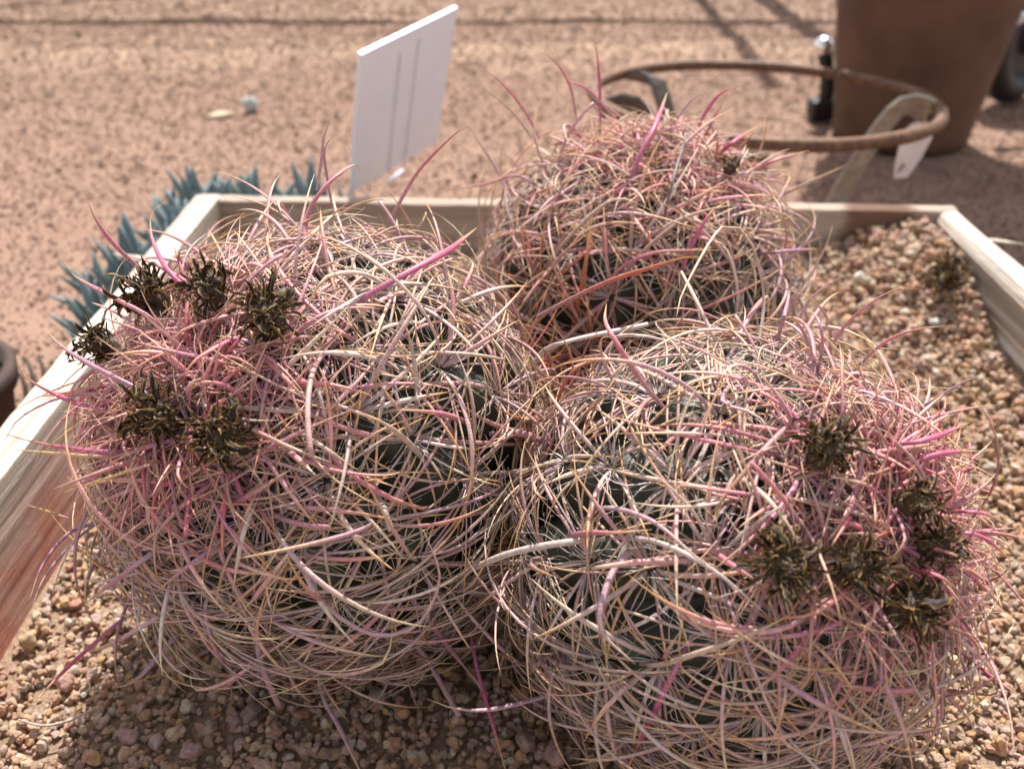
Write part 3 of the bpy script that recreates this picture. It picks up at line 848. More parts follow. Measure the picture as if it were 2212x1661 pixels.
KC = {
    'pink':    ((.50, .30, .34), (.62, .20, .26), (.64, .42, .20)),
    'magenta': ((.48, .20, .34), (.60, .09, .22), (.66, .44, .18)),
    'purple':  ((.44, .30, .38), (.52, .24, .34), (.62, .42, .24)),
    'mauve':   ((.52, .42, .44), (.55, .34, .40), (.62, .46, .34)),
    'white':   ((.62, .54, .50), (.66, .56, .52), (.66, .50, .38)),
    'tan':     ((.50, .40, .36), (.58, .44, .34), (.64, .46, .22)),
    'red':     ((.34, .22, .24), (.60, .14, .09), (.62, .30, .05)),
    'rust':    ((.40, .10, .06), (.54, .16, .05), (.56, .26, .04)),
    'yellow':  ((.52, .20, .26), (.64, .44, .20), (.66, .48, .22)),
    'black':   ((.30, .22, .26), (.06, .055, .06), (.05, .05, .05)),
}
l_, r_, b_ = 'left', 'right', 'rear'
KEY += [
    (l_, [(310, 590), (240, 520), (205, 470), (188, 432)], 10, 'pink', .03),
    (l_, [(560, 700), (430, 640), (360, 580), (325, 500), (333, 450), (357, 437)], 11, 'magenta', .035),
    (l_, [(390, 760), (330, 690), (240, 640), (160, 595), (124, 548)], 10, 'pink', .035),
    (l_, [(430, 950), (330, 860), (200, 790), (130, 745), (98, 710)], 11, 'purple', .035),
    (l_, [(330, 900), (240, 890), (150, 865), (70, 825), (45, 800), (36, 768)], 11, 'magenta', .03),
    (l_, [(330, 880), (210, 850), (120, 862), (40, 905), (4, 965)], 9, 'purple', .03),
    (l_, [(330, 975), (220, 975), (90, 958), (-6, 932)], 11, 'magenta', .03),
    (l_, [(330, 970), (220, 985), (110, 978), (26, 970)], 9, 'yellow', .03),
    (l_, [(669, 610), (660, 480), (695, 412), (740, 370), (770, 356), (782, 374)], 12, 'pink', .04),
    (l_, [(684, 410), (695, 340), (699, 300), (715, 255)], 7, 'mauve', .03),
    (l_, [(718, 450), (706, 380), (702, 320), (730, 282)], 6, 'purple', .03),
    (l_, [(845, 470), (900, 375), (960, 310), (1000, 277), (1028, 273)], 9, 'pink', .04),
    (l_, [(740, 690), (787, 642), (882, 588), (969, 540), (1030, 492)], 14, 'magenta', .03),
    (l_, [(871, 798), (787, 769), (690, 762), (600, 775)], 12, 'white', .025),
    (l_, [(1033, 922), (969, 897), (915, 888), (842, 884)], 13, 'pink', .02),
    (l_, [(924, 1003), (875, 948), (824, 911), (774, 888)], 13, 'tan', .022),
    (l_, [(867, 640), (809, 631), (751, 656), (696, 689), (650, 719)], 12, 'white', .02),
    (l_, [(936, 704), (878, 696), (805, 718), (751, 751)], 10, 'white', .018),
    (l_, [(1057, 937), (1133, 937), (1188, 962), (1239, 994)], 15, 'pink!', .02),
    (l_, [(1160, 684), (1300, 614), (1400, 580), (1480, 556), (1520, 556)], 11, 'red', .05),
    (l_, [(870, 1272), (925, 1336), (984, 1416), (1035, 1478), (1068, 1556)], 12, 'purple', .02),
    (l_, [(1015, 1360), (1030, 1440), (1050, 1514), (1097, 1680)], 11, 'magenta', .012),
    (l_, [(867, 1354), (925, 1428), (992, 1546)], 12, 'mauve!', .018),
    (l_, [(470, 1255), (443, 1310), (466, 1405), (519, 1465), (567, 1497)], 9, 'purple', .018),
    (l_, [(349, 1206), (286, 1281), (252, 1375), (250, 1443), (263, 1486)], 10, 'purple', .022),
    (l_, [(425, 1323), (357, 1398), (301, 1462), (262, 1482), (243, 1480)], 11, 'mauve', .018),
    (l_, [(262, 1338), (150, 1437), (72, 1518)], 9, 'magenta', .012),
    (l_, [(552, 1345), (564, 1432), (603, 1526)], 15, 'mauve!', .016),
    (l_, [(566, 1048), (526, 1150), (502, 1279)], 11, 'white', .022),
    (l_, [(508, 1148), (413, 1217), (338, 1277)], 10, 'purple', .022),
    (l_, [(395, 1150), (301, 1214), (180, 1306)], 11, 'purple', .025),
    (l_, [(215, 1127), (150, 1150), (94, 1217), (62, 1300)], 9, 'purple', .02),
    (l_, [(240, 1110), (170, 1160), (100, 1240), (66, 1318)], 8, 'mauve', .02),
    (l_, [(685, 1440), (700, 1510), (734, 1572), (790, 1690)], 13, 'mauve', .014),
    (l_, [(655, 1165), (690, 1290), (800, 1368), (900, 1350), (950, 1250), (915, 1145)], 11, 'mauve', .03),
    (l_, [(810, 1065), (830, 1100), (845, 1145)], 15, 'white!', .016),
    (l_, [(600, 905), (690, 960), (780, 1020)], 11, 'tan', .02),
    (l_, [(520, 715), (600, 800), (680, 880)], 13, 'pink', .02),
    (l_, [(420, 780), (500, 770), (560, 800), (430, 790)][:3], 9, 'magenta', .03),
    (l_, [(560, 900), (500, 840), (440, 825), (408, 845)], 11, 'pink', .028),
    (l_, [(1195, 900), (1130, 905), (1070, 880)], 13, 'rust', .015),
    (l_, [(1400, 700), (1200, 745), (1150, 790)][::-1], 12, 'white!', .03),
    (l_, [(380, 985), (300, 1010), (130, 1065)], 7, 'yellow', .03),
    (l_, [(60, 1090), (150, 1120)][::-1], 8, 'yellow', .03),
    (r_, [(1262, 1471), (1180, 1502), (1062, 1531), (984, 1529), (922, 1508)], 13, 'mauve', .02),
    (r_, [(1308, 1163), (1199, 1174), (1082, 1201), (984, 1252), (949, 1311)], 15, 'white', .025),
    (r_, [(1405, 1160), (1332, 1221), (1301, 1299), (1301, 1365), (1373, 1434)], 15, 'mauve', .025),
    (r_, [(1222, 1158), (1270, 1150), (1330, 1150), (1408, 1143)], 13, 'pink', .025),
    (r_, [(1500, 1366), (1434, 1494), (1345, 1680)], 13, 'magenta', .012),
    (r_, [(1378, 1434), (1430, 1434), (1500, 1412), (1620, 1370), (1720, 1320)], 13, 'tan', .022),
    (r_, [(1325, 1160), (1420, 1170), (1540, 1230), (1660, 1330)], 12, 'white', .022),
    (r_, [(1450, 900), (1385, 820), (1335, 745), (1308, 695), (1310, 655)], 12, 'pink', .045),
    (r_, [(1757, 833), (1776, 752), (1770, 696), (1748, 667)], 9, 'purple', .03),
    (r_, [(1673, 752), (1692, 689), (1706, 627), (1709, 571)], 9, 'purple', .03),
    (r_, [(1773, 799), (1817, 714), (1876, 658), (1938, 624), (1984, 625)], 8, 'pink', .03),
    (r_, [(1845, 799), (1907, 742), (1970, 714), (2045, 703)], 8, 'pink', .03),
    (r_, [(1950, 900), (2020, 862), (2079, 826), (2118, 811)], 8, 'mauve', .03),
    (r_, [(1714, 721), (1742, 658), (1782, 618), (1822, 596)], 7, 'mauve', .03),
    (r_, [(1635, 770), (1650, 640), (1620, 520), (1560, 490), (1480, 620), (1460, 690)], 8, 'tan', .04),
    (r_, [(1880, 968), (2000, 949), (2097, 911)], 12, 'magenta', .03),
    (r_, [(1900, 1030), (2020, 982), (2118, 973)], 12, 'magenta', .03),
    (r_, [(1980, 1109), (2104, 1105), (2165, 1125)], 9, 'magenta', .03),
    (r_, [(1970, 1153), (2104, 1153), (2189, 1213)], 10, 'magenta', .03),
    (r_, [(1930, 1222), (2020, 1240), (2077, 1279)], 11, 'magenta', .03),
    (r_, [(1960, 1180), (2040, 1190), (2100, 1217)], 9, 'pink', .03),
    (r_, [(2040, 1380), (2104, 1431), (2154, 1469), (2205, 1504)], 8, 'magenta', .02),
    (r_, [(1521, 1173), (1592, 1227), (1667, 1273)], 13, 'pink', .022),
    (r_, [(1579, 1200), (1646, 1123), (1700, 1084)], 12, 'mauve', .022),
    (r_, [(1230, 1180), (1290, 1100), (1400, 1120), (1500, 1200), (1530, 1230), (1512, 1282)], 11, 'mauve', .025),
    (r_, [(1560, 1010), (1640, 1060), (1700, 1130), (1737, 1200)], 12, 'tan', .022),
    (r_, [(1640, 770), (1560, 640), (1640, 590)][:1] + [(1560, 860), (1640, 900), (1700, 1000)], 10, 'mauve', .02),
    (r_, [(1190, 900), (1230, 810), (1290, 770)], 10, 'red', .02),
    (r_, [(1215, 930), (1290, 870), (1345, 790)], 9, 'rust', .02),
    (b_, [(1296, 300), (1296, 200), (1290, 120), (1281, 78)], 7, 'magenta', .03),
    (b_, [(1246, 260), (1231, 185), (1196, 130), (1158, 111)], 6, 'pink', .03),
    (b_, [(1326, 255), (1276, 198), (1231, 178), (1187, 184)], 7, 'pink', .03),
    (b_, [(1166, 300), (1130, 235), (1080, 175), (1044, 150)], 6, 'pink', .03),
    (b_, [(1150, 300), (1100, 235), (1024, 176)], 5, 'tan', .03),
    (b_, [(1351, 440), (1376, 350), (1416, 270), (1441, 200)], 11, 'magenta', .03),
    (b_, [(1426, 510), (1451, 400), (1494, 255)], 7, 'black', .03),
    (b_, [(1449, 275), (1486, 225), (1512, 204), (1538, 196)], 7, 'mauve', .03),
    (b_, [(1494, 297), (1530, 235), (1560, 200), (1610, 182)], 9, 'magenta', .03),
    (b_, [(1520, 300), (1545, 250), (1565, 218)], 7, 'pink', .03),
    (b_, [(1536, 348), (1580, 310), (1636, 273)], 10, 'magenta', .03),
    (b_, [(1560, 410), (1600, 340), (1612, 312)], 8, 'mauve', .03),
    (b_, [(1606, 390), (1666, 350), (1748, 325)], 9, 'pink', .03),
    (b_, [(1640, 445), (1756, 390), (1828, 357)], 8, 'tan', .03),
    (b_, [(1620, 550), (1700, 542), (1768, 537)], 8, 'purple', .03),
    (b_, [(1466, 610), (1486, 550), (1531, 465), (1575, 433)], 9, 'magenta', .03),
    (b_, [(1300, 640), (1340, 580), (1420, 545), (1560, 540)], 8, 'pink', .03),
    (b_, [(1235, 720), (1262, 590), (1280, 455)], 10, 'rust', .02),
    (b_, [(1395, 560), (1402, 500), (1410, 640)][:2] + [(1404, 545)], 8, 'red', .02),
    (b_, [(1160, 600), (1240, 500), (1330, 430), (1420, 460)], 9, 'tan', .03),
    (b_, [(1120, 480), (1080, 380), (1030, 300), (1005, 262)], 7, 'mauve', .03),
    (b_, [(1185, 420), (1120, 250), (1190, 232), (1250, 255)][:1] + [(1120, 380), (1040, 400), (930, 415)], 7, 'pink', .03),
]

FL = [(l_, 300, 625, 1.05, 40), (l_, 442, 612, .85, 36), (l_, 570, 665, 1.0, 44), (l_, 200, 735, .85, 36), (l_, 322, 892, 1.0, 46), (l_, 470, 942, .95, 44),
      (r_, 1796, 955, .88, 40), (r_, 1996, 1076, .72, 34), (r_, 2042, 1175, .72, 34), (r_, 1700, 1218, .95, 50), (r_, 1862, 1224, .85, 44), (r_, 1998, 1316, .95, 48),
      (b_, 1585, 350, .55, 20)]
def flower_pos(key, px, py, out=.022):
    h = HEADS[key]; rr = h['rb'] + out; c = h['c']
    d = ray(px, py); oc = c - CAM; tc = oc @ d; perp2 = oc @ oc - tc * tc
    return CAM + d * (tc - math.sqrt(max(rr * rr - perp2, 0)))
FPOS = np.array([flower_pos(*f[:3]) for f in FL]); FSZ = np.array([f[3] for f in FL])
rootL = add_head('left', 'front left barrel cactus, its magenta crown ringed by dried blooms')
rootR = add_head('right', 'front right barrel cactus cut off by the bottom edge, crown facing right')
rootB = add_head('rear', 'smallest barrel cactus standing behind the front pair, near the iron ring')

# ------------------------------------------------------------------ dried flowers
def petal_mesh(seed, L=.024, W=.0031):
    r = random.Random(seed)
    nu = 11; V = []; E = []; F = []
    p = np.zeros(3); ang = r.uniform(1.0, 1.6); cv = r.choice([-1, 1, 1]) * r.uniform(.6, 3.8); tw = r.uniform(-3, 3); yaw = 0
    for i in range(nu):
        s = i / (nu - 1)
        wdt = W * (.5 + .9 * math.sin(min(1, s * 1.02) * math.pi * .85)) * (1 - .85 * s ** 5) * r.uniform(.6, 1.3)
        d = np.array([math.cos(ang) * math.cos(yaw), math.cos(ang) * math.sin(yaw), math.sin(ang)])
        sdv = np.array([-math.sin(yaw), math.cos(yaw), 0]); nn = np.cross(d, sdv)
        a = tw * s; s2 = sdv * math.cos(a) + nn * math.sin(a); n2 = np.cross(d, s2)
        cup = r.uniform(.2, 1.1)
        for q, u in enumerate((-1, -.55, .55, 1)):
            V.append(p + s2 * u * wdt * r.uniform(.8, 1.15) + n2 * (abs(u) ** 2 * wdt * cup))
            E.append((1.0 if abs(u) == 1 else .0) + .5 * max(0, s - .8) / .2)
        p = p + d * L / (nu - 1); ang -= cv / (nu - 1) * (0.3 + 1.6 * s) + r.uniform(-.28, .28); yaw += r.uniform(-.4, .4)
    for i in range(nu - 1):
        for q in range(3): F.append((i * 4 + q, i * 4 + q + 1, i * 4 + q + 5, i * 4 + q + 4))
    me = mesh_from('petal', V, F, M['petal'])
    a = me.attributes.new('edge', 'FLOAT', 'POINT'); a.data.foreach_set('value', np.array(E, dtype=np.float32))
    return me
petals = [petal_mesh(40 + i, L=.009 + .0010 * (i % 9), W=.00048 + .00018 * (i % 5)) for i in range(26)]
def fruit_mesh(seed):
    V = []; F = []
    nu, nv = 8, 10
    for i in range(nu):
        s = i / (nu - 1); rr = .0056 * (.75 + .35 * math.sin(s * 2.6)); z = -.018 + .017 * s
        for j in range(nv):
            a = 2 * math.pi * j / nv
            k = rr * (1 + .22 * noise.noise(Vector((math.cos(a) * 2, math.sin(a) * 2, s * 6 + seed))) + .10 * ((i + j) % 2))
            V.append((k * math.cos(a), k * math.sin(a), z))
    for i in range(nu - 1):
        for j in range(nv): F.append((i * nv + j, i * nv + (j + 1) % nv, (i + 1) * nv + (j + 1) % nv, (i + 1) * nv + j))
    F.append(tuple((nu - 1) * nv + j for j in range(nv)))
    F.append(tuple(range(nv))[::-1])
    return mesh_from('fruit', V, F, M['fruit'], smooth=False)
fruits = [fruit_mesh(i * 3.3) for i in range(3)]
def make_flower(parent, pos, axis, size, np_=30, name='dried_flower', loc0=None):
    rl = np.array(parent.location) if parent is not None else np.zeros(3)
    f = link(name, random.choice(fruits), parent)
    f.location = Vector(np.array(pos) - rl)
    q = Vector(axis).normalized().to_track_quat('Z', 'Y'); f.rotation_mode = 'QUATERNION'; f.rotation_quaternion = q
    f.scale = (size,) * 3
    np_ = int(np_ * 1.9)
    for i in range(np_):
        u = math.sqrt((i + .5) / np_); a = i * 2.399 + random.uniform(-.3, .3)
        p = link('petal', random.choice(petals), f)
        p.location = (u * .0065 * math.cos(a), u * .0065 * math.sin(a), random.uniform(-.009, .004) - u * .002)
        p.rotation_euler = (random.uniform(-.6, .6), .1 + u * random.uniform(.0, 1.15) + random.uniform(-.45, .45), a + random.uniform(-.5, .5))
        s = random.uniform(.7, 1.15) * (.85 + .25 * u); p.scale = (s, s * random.uniform(.7, 1.3), s)
    return f
for key, px, py, size, k in FL:
    c = HEADS[key]['c']; pos = flower_pos(key, px, py)
    ax = pos - c; ax /= np.linalg.norm(ax); ax = ax + np.array([0, -.1, .25])
    make_flower({'left': rootL, 'right': rootR, 'rear': rootB}[key], pos, ax, size, k)
p = on_plane(2058, 596, .115); p = on_plane(2058, 596, float(gravel_z(p[0], p[1])) + .014)
fr = make_flower(None, p + np.array([-.006, 0, .006]), (-.5, -.3, .8), 1.25, 46, 'fallen_flower')
tag(fr, 'dark dried flower lump lying on gravel against the right plank', 'dried flower')
p = on_plane(272, 1262, .085)
fr = make_flower(None, p, (-.4, -.5, .8), .45, 24, 'fallen_flower')
tag(fr, 'small black dried flower scrap at the lower left of the front left cactus', 'dried flower')
# loose shed spine on the gravel
pts = [on_plane(x, y, .067) for x, y in ((40, 1553), (90, 1566), (140, 1558), (205, 1530))]
V, F = tube_pts(catmull(pts, 12), np.linspace(.0005, .0009, 12), 6)
me = mesh_from('fallen_spine', V, F, M['spine'])
a = me.attributes.new('col', 'FLOAT_COLOR', 'POINT'); a.data.foreach_set('color', np.tile(np.array([.62, .50, .42, 1], np.float32), len(V)))
me.attributes.new('arc', 'FLOAT', 'POINT')
tag(link('fallen_spine', me), 'pale curved shed spine lying on the gravel at the lower left corner', 'spine')

# ------------------------------------------------------------------ blue chalk stick succulents
def chalk_leaf(seed, L=1.0):
    r = random.Random(seed); n = 9; s = np.linspace(0, 1, n)
    bend = r.uniform(.05, .28)
    Pt = np.stack([bend * s ** 2, np.zeros(n) + r.uniform(-.05, .05) * s, s], 1)
    rad = .098 * np.clip(.45 + 1.5 * s, 0, 1) * np.clip((1.02 - s) * 2.6, .03, 1) ** .7
    V, F = tube_pts(Pt, rad, 8, flat=.7, ref=np.array([1.0, 0, .05]))
    return mesh_from('leaf', V, F, M['leaf'])
cl = [chalk_leaf(i) for i in range(6)]
def succulent(x, y, top, size, nl, label):
    g0 = float(gz(x, y))
    root = empty('succulent', (x, y, g0)); tag(root, label, 'succulent', 'blue succulents outside the planter')
    root.rotation_euler = (random.uniform(-.22, .22), random.uniform(-.22, .22), random.uniform(0, 6.28))
    nl = int(nl * random.uniform(.8, 1.15)); zc = max(.02, top - size * 1.25)
    V, F = tube_pts(catmull([(0, 0, -.01), (.004, .003, zc * .5), (0, 0, zc)], 6), .007, 7)
    link('stem', mesh_from('stem', V, F, M['leaf']), root)
    for i in range(nl):
        u = (i + .5) / nl; a = i * 2.399
        o = link('leaf', random.choice(cl), root)
        o.location = (0, 0, zc * (1 - .35 * u) + .004); tilt = .04 + .52 * u + random.uniform(-.12, .12)
        o.rotation_euler = (0, tilt, a); s = size * 1.60 * random.uniform(.8, 1.12); o.scale = (s * random.uniform(.65, .95), s * random.uniform(.65, .95), s)
SUC = [(-.366, .752, .085, .046, 20, 'low blue succulent beside the left plank, nearest the camera'),
       (-.362, .800, .115, .054, 24, 'large blue succulent with upright fingers beside the left plank'),
       (-.348, .715, .075, .042, 18, 'little blue succulent tight against the left plank below the others'),
       (-.392, .835, .080, .046, 18, 'blue succulent rosette furthest from the left plank'),
       (-.350, .865, .112, .055, 22, 'blue succulent outside the splintered stretch of the left plank'),
       (-.332, .930, .125, .055, 22, 'blue succulent rising at the back left corner of the planter'),
       (-.372, .945, .105, .050, 20, 'small blue succulent left of the one at the back left corner'),
       (-.270, .955, .125, .052, 22, 'blue succulent just behind the left end of the back plank'),
       (-.222, .965, .128, .050, 22, 'blue succulent behind the back plank, left of the white sign'),
       (-.172, .975, .100, .040, 16, 'blue succulent half hidden below the white sign')]
for s in SUC: succulent(*s)

# ------------------------------------------------------------------ white sign on wire legs
def boxm(name, sx, sy, sz, mat, bev=.001):
    bm = bmesh.new(); bmesh.ops.create_cube(bm, size=1)
    for v in bm.verts: v.co = Vector((v.co.x * sx, v.co.y * sy, v.co.z * sz))
    if bev: bmesh.ops.bevel(bm, geom=bm.edges[:], offset=bev, segments=2, affect='EDGES', profile=.5)
    return bm_mesh(name, bm, mat)
sc = np.array([-.1177, 1.0, .1957]); sup = np.array([.18625565, -.39368577, .90017796]); srt = np.array([.64400702, .74085565, .19075604])
sup /= np.linalg.norm(sup); srt /= np.linalg.norm(srt); snn = np.cross(srt, sup)      # towards the camera or away
if snn @ (CAM - sc) < 0: sfront = -snn
else: sfront = snn
bottom = sc - sup * .0896
foot_t = (bottom[2] - .0) / sup[2]; foot = bottom - sup * foot_t
sg = empty('plant_sign', (float(foot[0]), float(foot[1]), 0)); tag(sg, 'blank white plate sign leaning on two wire legs behind the planter', 'sign')
fl = np.array(sg.location)
Mx = Matrix((tuple(srt), tuple(-sfront), tuple(sup))).transposed().to_4x4()
if Mx.determinant() < 0: Mx = Matrix((tuple(-srt), tuple(-sfront), tuple(sup))).transposed().to_4x4()
pl = link('plate', boxm('plate', .1367, .0055, .179, M['plate'], .0012), sg)
pl.matrix_local = Matrix.Translation(Vector(sc - fl)) @ Mx
for k_, (u, topk) in enumerate(((-.014, .068), (.012, .075))):
    a = sc + srt * u * -1 * (1 if False else -1) + sup * topk + sfront * .0040
    f0 = sc + srt * u + sup * topk + sfront * .0040
    L = (f0[2] + .02) / sup[2]
    V, F = tube_pts([f0 - fl, f0 - sup * (L * .5) - fl, f0 - sup * L - fl], .0005, 6)
    link('wire_leg', mesh_from('wire_leg', V, F, M['wire']), sg)
c0 = sc + srt * -.014 - sup * .104 + sfront * .004; c1 = sc + srt * .012 - sup * .100 + sfront * .004
V, F = tube_pts([c0 - fl, (c0 + c1) / 2 - fl, c1 - fl], .0022, 6)
link('cross_bar', mesh_from('cross_bar', V, F, M['plate']), sg)

# ------------------------------------------------------------------ rusty ring stand and its tag
rc = np.array([.287, 1.08, .1795]); rr = .1935
st = empty('ring_stand', (rc[0], rc[1], 0)); tag(st, 'rusty iron ring stand on curved strap legs behind the planter', 'plant stand')
a = np.linspace(0, 2 * math.pi, 72, endpoint=False)
wob = .0015 * np.sin(a * 3 + 1) + .0010 * np.sin(a * 7)
RP = np.stack([(rr + wob) * np.cos(a), (rr + wob) * np.sin(a), rc[2] - .022 * np.sin(a) * rr - .013 * np.cos(a) * rr + 0 * a], 1)
V, F = tube_pts(RP, .0070 * (1 + .04 * np.sin(a * 11)), 10, closed=True)
link('ring', mesh_from('ring', V, F, M['rust']), st)
def strap(ang, mat, w=.026, tw=0.0, prof=((.1885, .168), (.176, .176), (.158, .176), (.142, .155), (.122, .110), (.104, .060), (.092, .0))):
    P2 = catmull([(p[0], p[1], 0) for p in prof], 20)
    d = np.array([math.cos(ang), math.sin(ang), 0]); s = np.array([-d[1], d[0], 0]); up = np.array([0, 0, 1.0])
    V = []; F = []; T = np.gradient(P2, axis=0)
    for i, q in enumerate(P2):
        c = d * q[0] + up * q[1]; tt = T[i] / np.linalg.norm(T[i]); nn = d * -tt[1] + up * tt[0]
        s2 = s * math.cos(tw) + nn * math.sin(tw); n2 = nn * math.cos(tw) - s * math.sin(tw)
        for u, v in ((-1, -1), (1, -1), (1, 1), (-1, 1)): V.append(c + s2 * u * w / 2 + n2 * v * .002)
    for i in range(len(P2) - 1):
        for j in range(4): F.append((i * 4 + j, i * 4 + (j + 1) % 4, i * 4 + 4 + (j + 1) % 4, i * 4 + 4 + j))
    F += [(3, 2, 1, 0), tuple(len(V) - 4 + j for j in range(4))]
    return link('strap_leg', mesh_from('strap_leg', V, F, mat, smooth=False), st)
strap(R(-6), M['strap'], .034, R(52)); strap(R(133), M['dark_strap'], .048, R(-20)); strap(R(186), M['dark_strap'], .055, R(-35)); strap(R(-104), M['rust'], .024)
tg = empty('hanging_tag', (.466, 1.055, .1650)); tag(tg, 'off white plastic tag tied with string to the right side of the ring', 'tag')
def prism(name, pts, th, mat, parent):
    n = len(pts); V = [(x, -th / 2, z) for x, z in pts] + [(x, th / 2, z) for x, z in pts]
    F = [tuple(range(n)), tuple(range(2 * n - 1, n - 1, -1))] + [(i, i + n, (i + 1) % n + n, (i + 1) % n) for i in range(n)]
    return link(name, mesh_from(name, V, F, mat, smooth=False), parent)
tgp = prism('tag_plate', [(-.016, -.014), (-.010, -.007), (0, -.005), (.012, -.007), (.018, -.014), (.021, -.024), (.017, -.048), (.008, -.073), (-.009, -.0745), (-.014, -.058), (-.017, -.035)], .0016, M['tagm'], tg)
prism('tag_slot', [(-.008, -.068), (-.006, -.067), (-.0015, -.057), (-.003, -.055), (-.006, -.058)], .0022, M['twig'], tgp)
a = np.linspace(0, 2 * math.pi, 20, endpoint=False)
for dx, dy in ((0, 0), (.003, .004)):
    V, F = tube_pts(np.stack([.012 + dx + .012 * np.cos(a), .006 * np.sin(a) + dy + .004 * np.cos(a), -.001 + .014 * np.sin(a)], 1), .0011, 6, closed=True)
    link('string_loop', mesh_from('string_loop', V, F, M['string']), tg)
tg.rotation_euler = (0, 0, .2)
tgp.rotation_euler = (.12, .06, 0)

# ------------------------------------------------------------------ pots
def lathe(name, prof, mat, parent=None, k=64):
    a = np.linspace(0, 2 * math.pi, k, endpoint=False); V = []; F = []
    for r, z in prof: V += [(r * math.cos(t), r * math.sin(t), z) for t in a]
    for i in range(len(prof) - 1):
        for j in range(k): F.append((i * k + j, i * k + (j + 1) % k, (i + 1) * k + (j + 1) % k, (i + 1) * k + j))
    F.append(tuple(range(k))[::-1]); F.append(tuple((len(prof) - 1) * k + j for j in range(k)))
    return link(name, mesh_from(name, V, F, mat), parent)
pt = empty('terracotta_pot', (.650, 1.548, 0)); tag(pt, 'tall brown terracotta pot standing on the grit behind the ring', 'pot')
lathe('pot_body', [(.103, 0), (.107, .004), (.109, .02), (.123, .12), (.137, .215), (.154, .33), (.154, .332), (.168, .335), (.170, .345), (.172, .385), (.169, .392), (.155, .392), (.152, .380), (.148, .35)], M['terra'], pt, 96)
so = lathe('potting_soil', [(.001, .352), (.147, .352), (.12, .358), (.05, .362), (.002, .363)], M['soil'], pt)
# the bushy plant whose shade falls beside the planter
sh = empty('potted_shrub', (.650, 1.548, .362)); tag(sh, 'bushy green shrub growing out of the tall terracotta pot', 'shrub')
V, F = tube_pts(catmull([(0, 0, -.03), (.01, .01, .15), (-.01, 0, .32), (.01, .01, .5)], 10), np.linspace(.014, .006, 10), 8)
link('stem', mesh_from('stem', V, F, M['twig']), sh)
V = []; F = []
for i in range(2600):
    th_ = random.uniform(0, 6.28); u = random.random() ** .5; zz = random.uniform(.04, .62)
    wr = .21 * math.sqrt(max(.05, 1 - ((zz - .30) / .36) ** 2))
    c = np.array([u * wr * math.cos(th_), u * wr * math.sin(th_), zz])
    d = np.array([random.gauss(0, 1), random.gauss(0, 1), random.gauss(0, .7)]); d /= np.linalg.norm(d); s = np.cross(d, [random.random(), random.random(), 1]); s /= np.linalg.norm(s)
    k0 = len(V); l = random.uniform(.025, .045); w = l * .28
    V += [c - d * l, c + s * w, c + d * l, c - s * w]; F.append((k0, k0 + 1, k0 + 2, k0 + 3))
o = link('foliage', mesh_from('foliage', V, F, M['green'], smooth=False), sh)

p2 = empty('small_pot', (-.477, .618, 0)); tag(p2, 'small dark brown pot at the left picture edge outside the planter', 'pot')
lathe('pot_body', [(.060, 0), (.066, .003), (.076, .062), (.081, .064), (.083, .078), (.080, .082), (.074, .080), (.072, .068)], M['terra_dark'], p2)
lathe('potting_soil', [(.001, .070), (.071, .070), (.03, .074), (.002, .075)], M['soil'], p2)
for i, (x0, y0, x1, y1) in enumerate(((75, 868, 52, 770), (95, 860, 82, 768), (60, 880, 30, 790))):
    a0 = on_plane(x0, y0, .012); a1 = on_plane(x1, y1, .035)
    V, F = tube_pts(catmull([a0, (a0 + a1) / 2 + np.array([.004, 0, .004]), a1], 8), np.linspace(.0028, .0012, 8), 6)
    tag(link('twig', mesh_from('twig', V, F, M['twig'])), ['dark twig between the small pot and the left plank, middle of three', 'dark twig nearest the left plank', 'dark twig leaning against the small dark pot'][i], 'twig', 'dark twigs by the small pot')

# ------------------------------------------------------------------ cart behind the pot (black wheel, pale tubes, foot with chrome cap)
ct = empty('hand_cart', (.90, 1.76, 0)); tag(ct, 'black wheeled cart with pale tubes, mostly hidden behind the terracotta pot', 'cart')
co = np.array(ct.location)
def wheel_at(x, y, r, yaw):
    a = np.linspace(0, 2 * math.pi, 48, endpoint=False)
    d = np.array([math.cos(yaw), math.sin(yaw), 0])
    Pw = np.array([x, y, r]) + np.outer(np.cos(a) * (r - .026), d) + np.outer(np.sin(a) * (r - .026), [0, 0, 1.0]) - co
    V, F = tube_pts(Pw, .0265, 12, closed=True, ref=np.array([-d[1], d[0], .0]))
    w = link('wheel', mesh_from('wheel', V, F, M['black']), ct)
    hub_c = np.array([x, y, r]) - co; nv = np.array([-d[1], d[0], 0])
    V, F = tube_pts([hub_c - nv * .025, hub_c, hub_c + nv * .025], .030, 16)
    link('hub', mesh_from('hub', V, F, M['black']), w)
    V, F = tube_pts([hub_c - nv * .012, hub_c, hub_c + nv * .012], r - .03, 28)
    link('rim', mesh_from('rim', V, F, M['black'], smooth=False), w)
    for i in range(5):
        q = 2 * math.pi * i / 5 + .3; e = hub_c + (d * math.cos(q) + np.array([0, 0, 1]) * math.sin(q)) * (r - .03)
        V, F = tube_pts([hub_c, (hub_c + e) / 2, e], .007, 8); link('spoke', mesh_from('spoke', V, F, M['black']), w)
wheel_at(.935, 1.775, .118, R(38))
def bar(name, pts, r, mat, k=10):
    V, F = tube_pts(catmull([np.array(p) - co for p in pts], 14), r, k); return link(name, mesh_from(name, V, F, mat), ct)
def at_depth(px, py, Y):
    d = ray(px, py); return CAM + d * (Y / d[1])
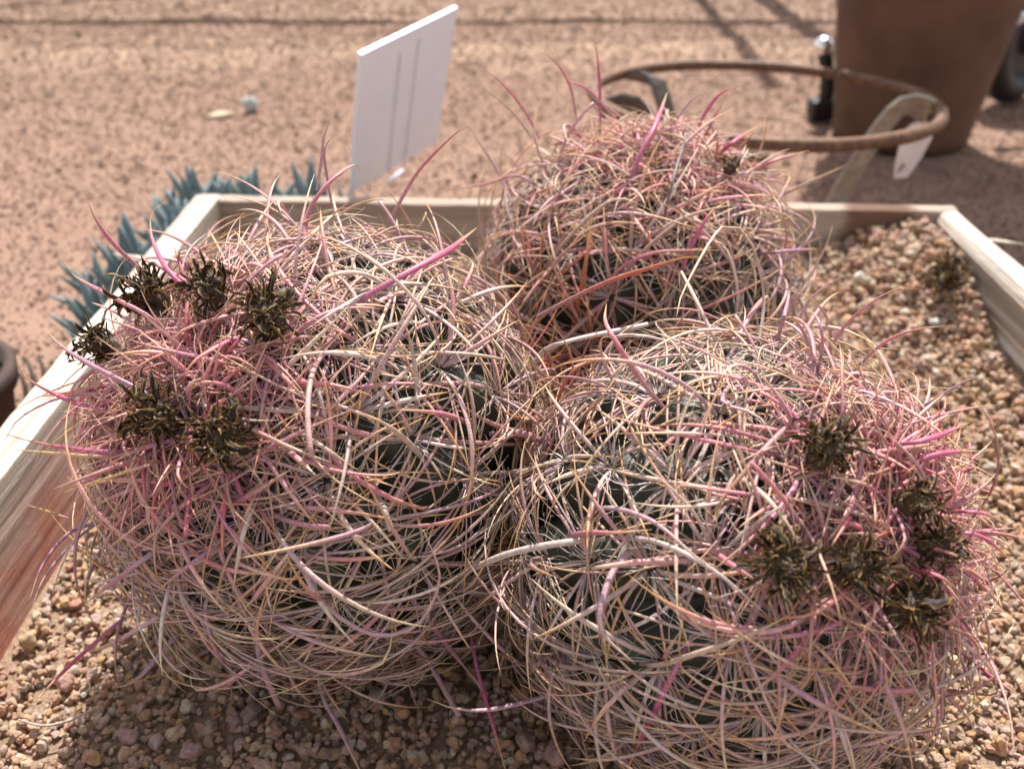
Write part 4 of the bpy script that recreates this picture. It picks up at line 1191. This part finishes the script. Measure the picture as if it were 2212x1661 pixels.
bar('frame_tube', [at_depth(2168, 22, 1.60), at_depth(2186, 26, 1.60), at_depth(2208, 37, 1.60), at_depth(2260, 34, 1.60)], .0075, M['tube'])
bar('frame_tube', [at_depth(2162, 56, 1.60), at_depth(2184, 51, 1.60), at_depth(2208, 37, 1.60)], .0075, M['tube'])
bar('axle', [(.72, 1.80, .10), (.80, 1.79, .10), (.95, 1.775, .108)], .008, M['black'])
# front foot seen left of the pot
bx_ = at_depth(1783, 210, 1.66)
bar('cross_tube', [(bx_[0] + .012, 1.66, .070), (bx_[0] + .1, 1.72, .08), (.72, 1.80, .10)], .008, M['black'])
bar('foot_post', [(bx_[0], 1.66, .012), (bx_[0], 1.66, .06), tuple(at_depth(1781, 112, 1.66))], .0125, M['black'], 14)
cp = at_depth(1779, 100, 1.66)
bm = bmesh.new(); bmesh.ops.create_uvsphere(bm, u_segments=20, v_segments=12, radius=.0165)
o = link('chrome_cap', bm_mesh('chrome_cap', bm, M['chrome'], True), ct); o.location = Vector(cp - co)
o = link('foot', boxm('foot', .046, .04, .034, M['black'], .006), ct); o.location = Vector(np.array([bx_[0] - .004, 1.655, .018]) - co)

# ------------------------------------------------------------------ pipe rail beyond the path (its shadow lies across the grit)
fe = empty('pipe_railing', (.3, 3.32, 0)); tag(fe, 'grey pipe railing beyond the path, casting thin shadows on the grit', 'railing')
def fbar(name, a_, b_, r):
    V, F = tube_pts([np.array(a_), (np.array(a_) + np.array(b_)) / 2, np.array(b_)], r, 12); return link(name, mesh_from(name, V, F, M['grey_metal']), fe)
zr = (3.32 - 2.63) * math.tan(SUN_EL)
fbar('rail', (-4, 0, zr), (4, 0, zr), .038)
fbar('post', (.46, .022, 0), (.62, .022, 2.1), .034); fbar('post', (.28, .022, 0), (.40, .022, 2.3), .020)
fbar('post', (-2.3, .022, 0), (-2.3, .022, 1.3), .030); fbar('post', (2.9, .022, 0), (2.9, .022, 1.3), .030)
fbar('brace', (-2.0, .05, 1.10), (-1.2, .05, .35), .02)
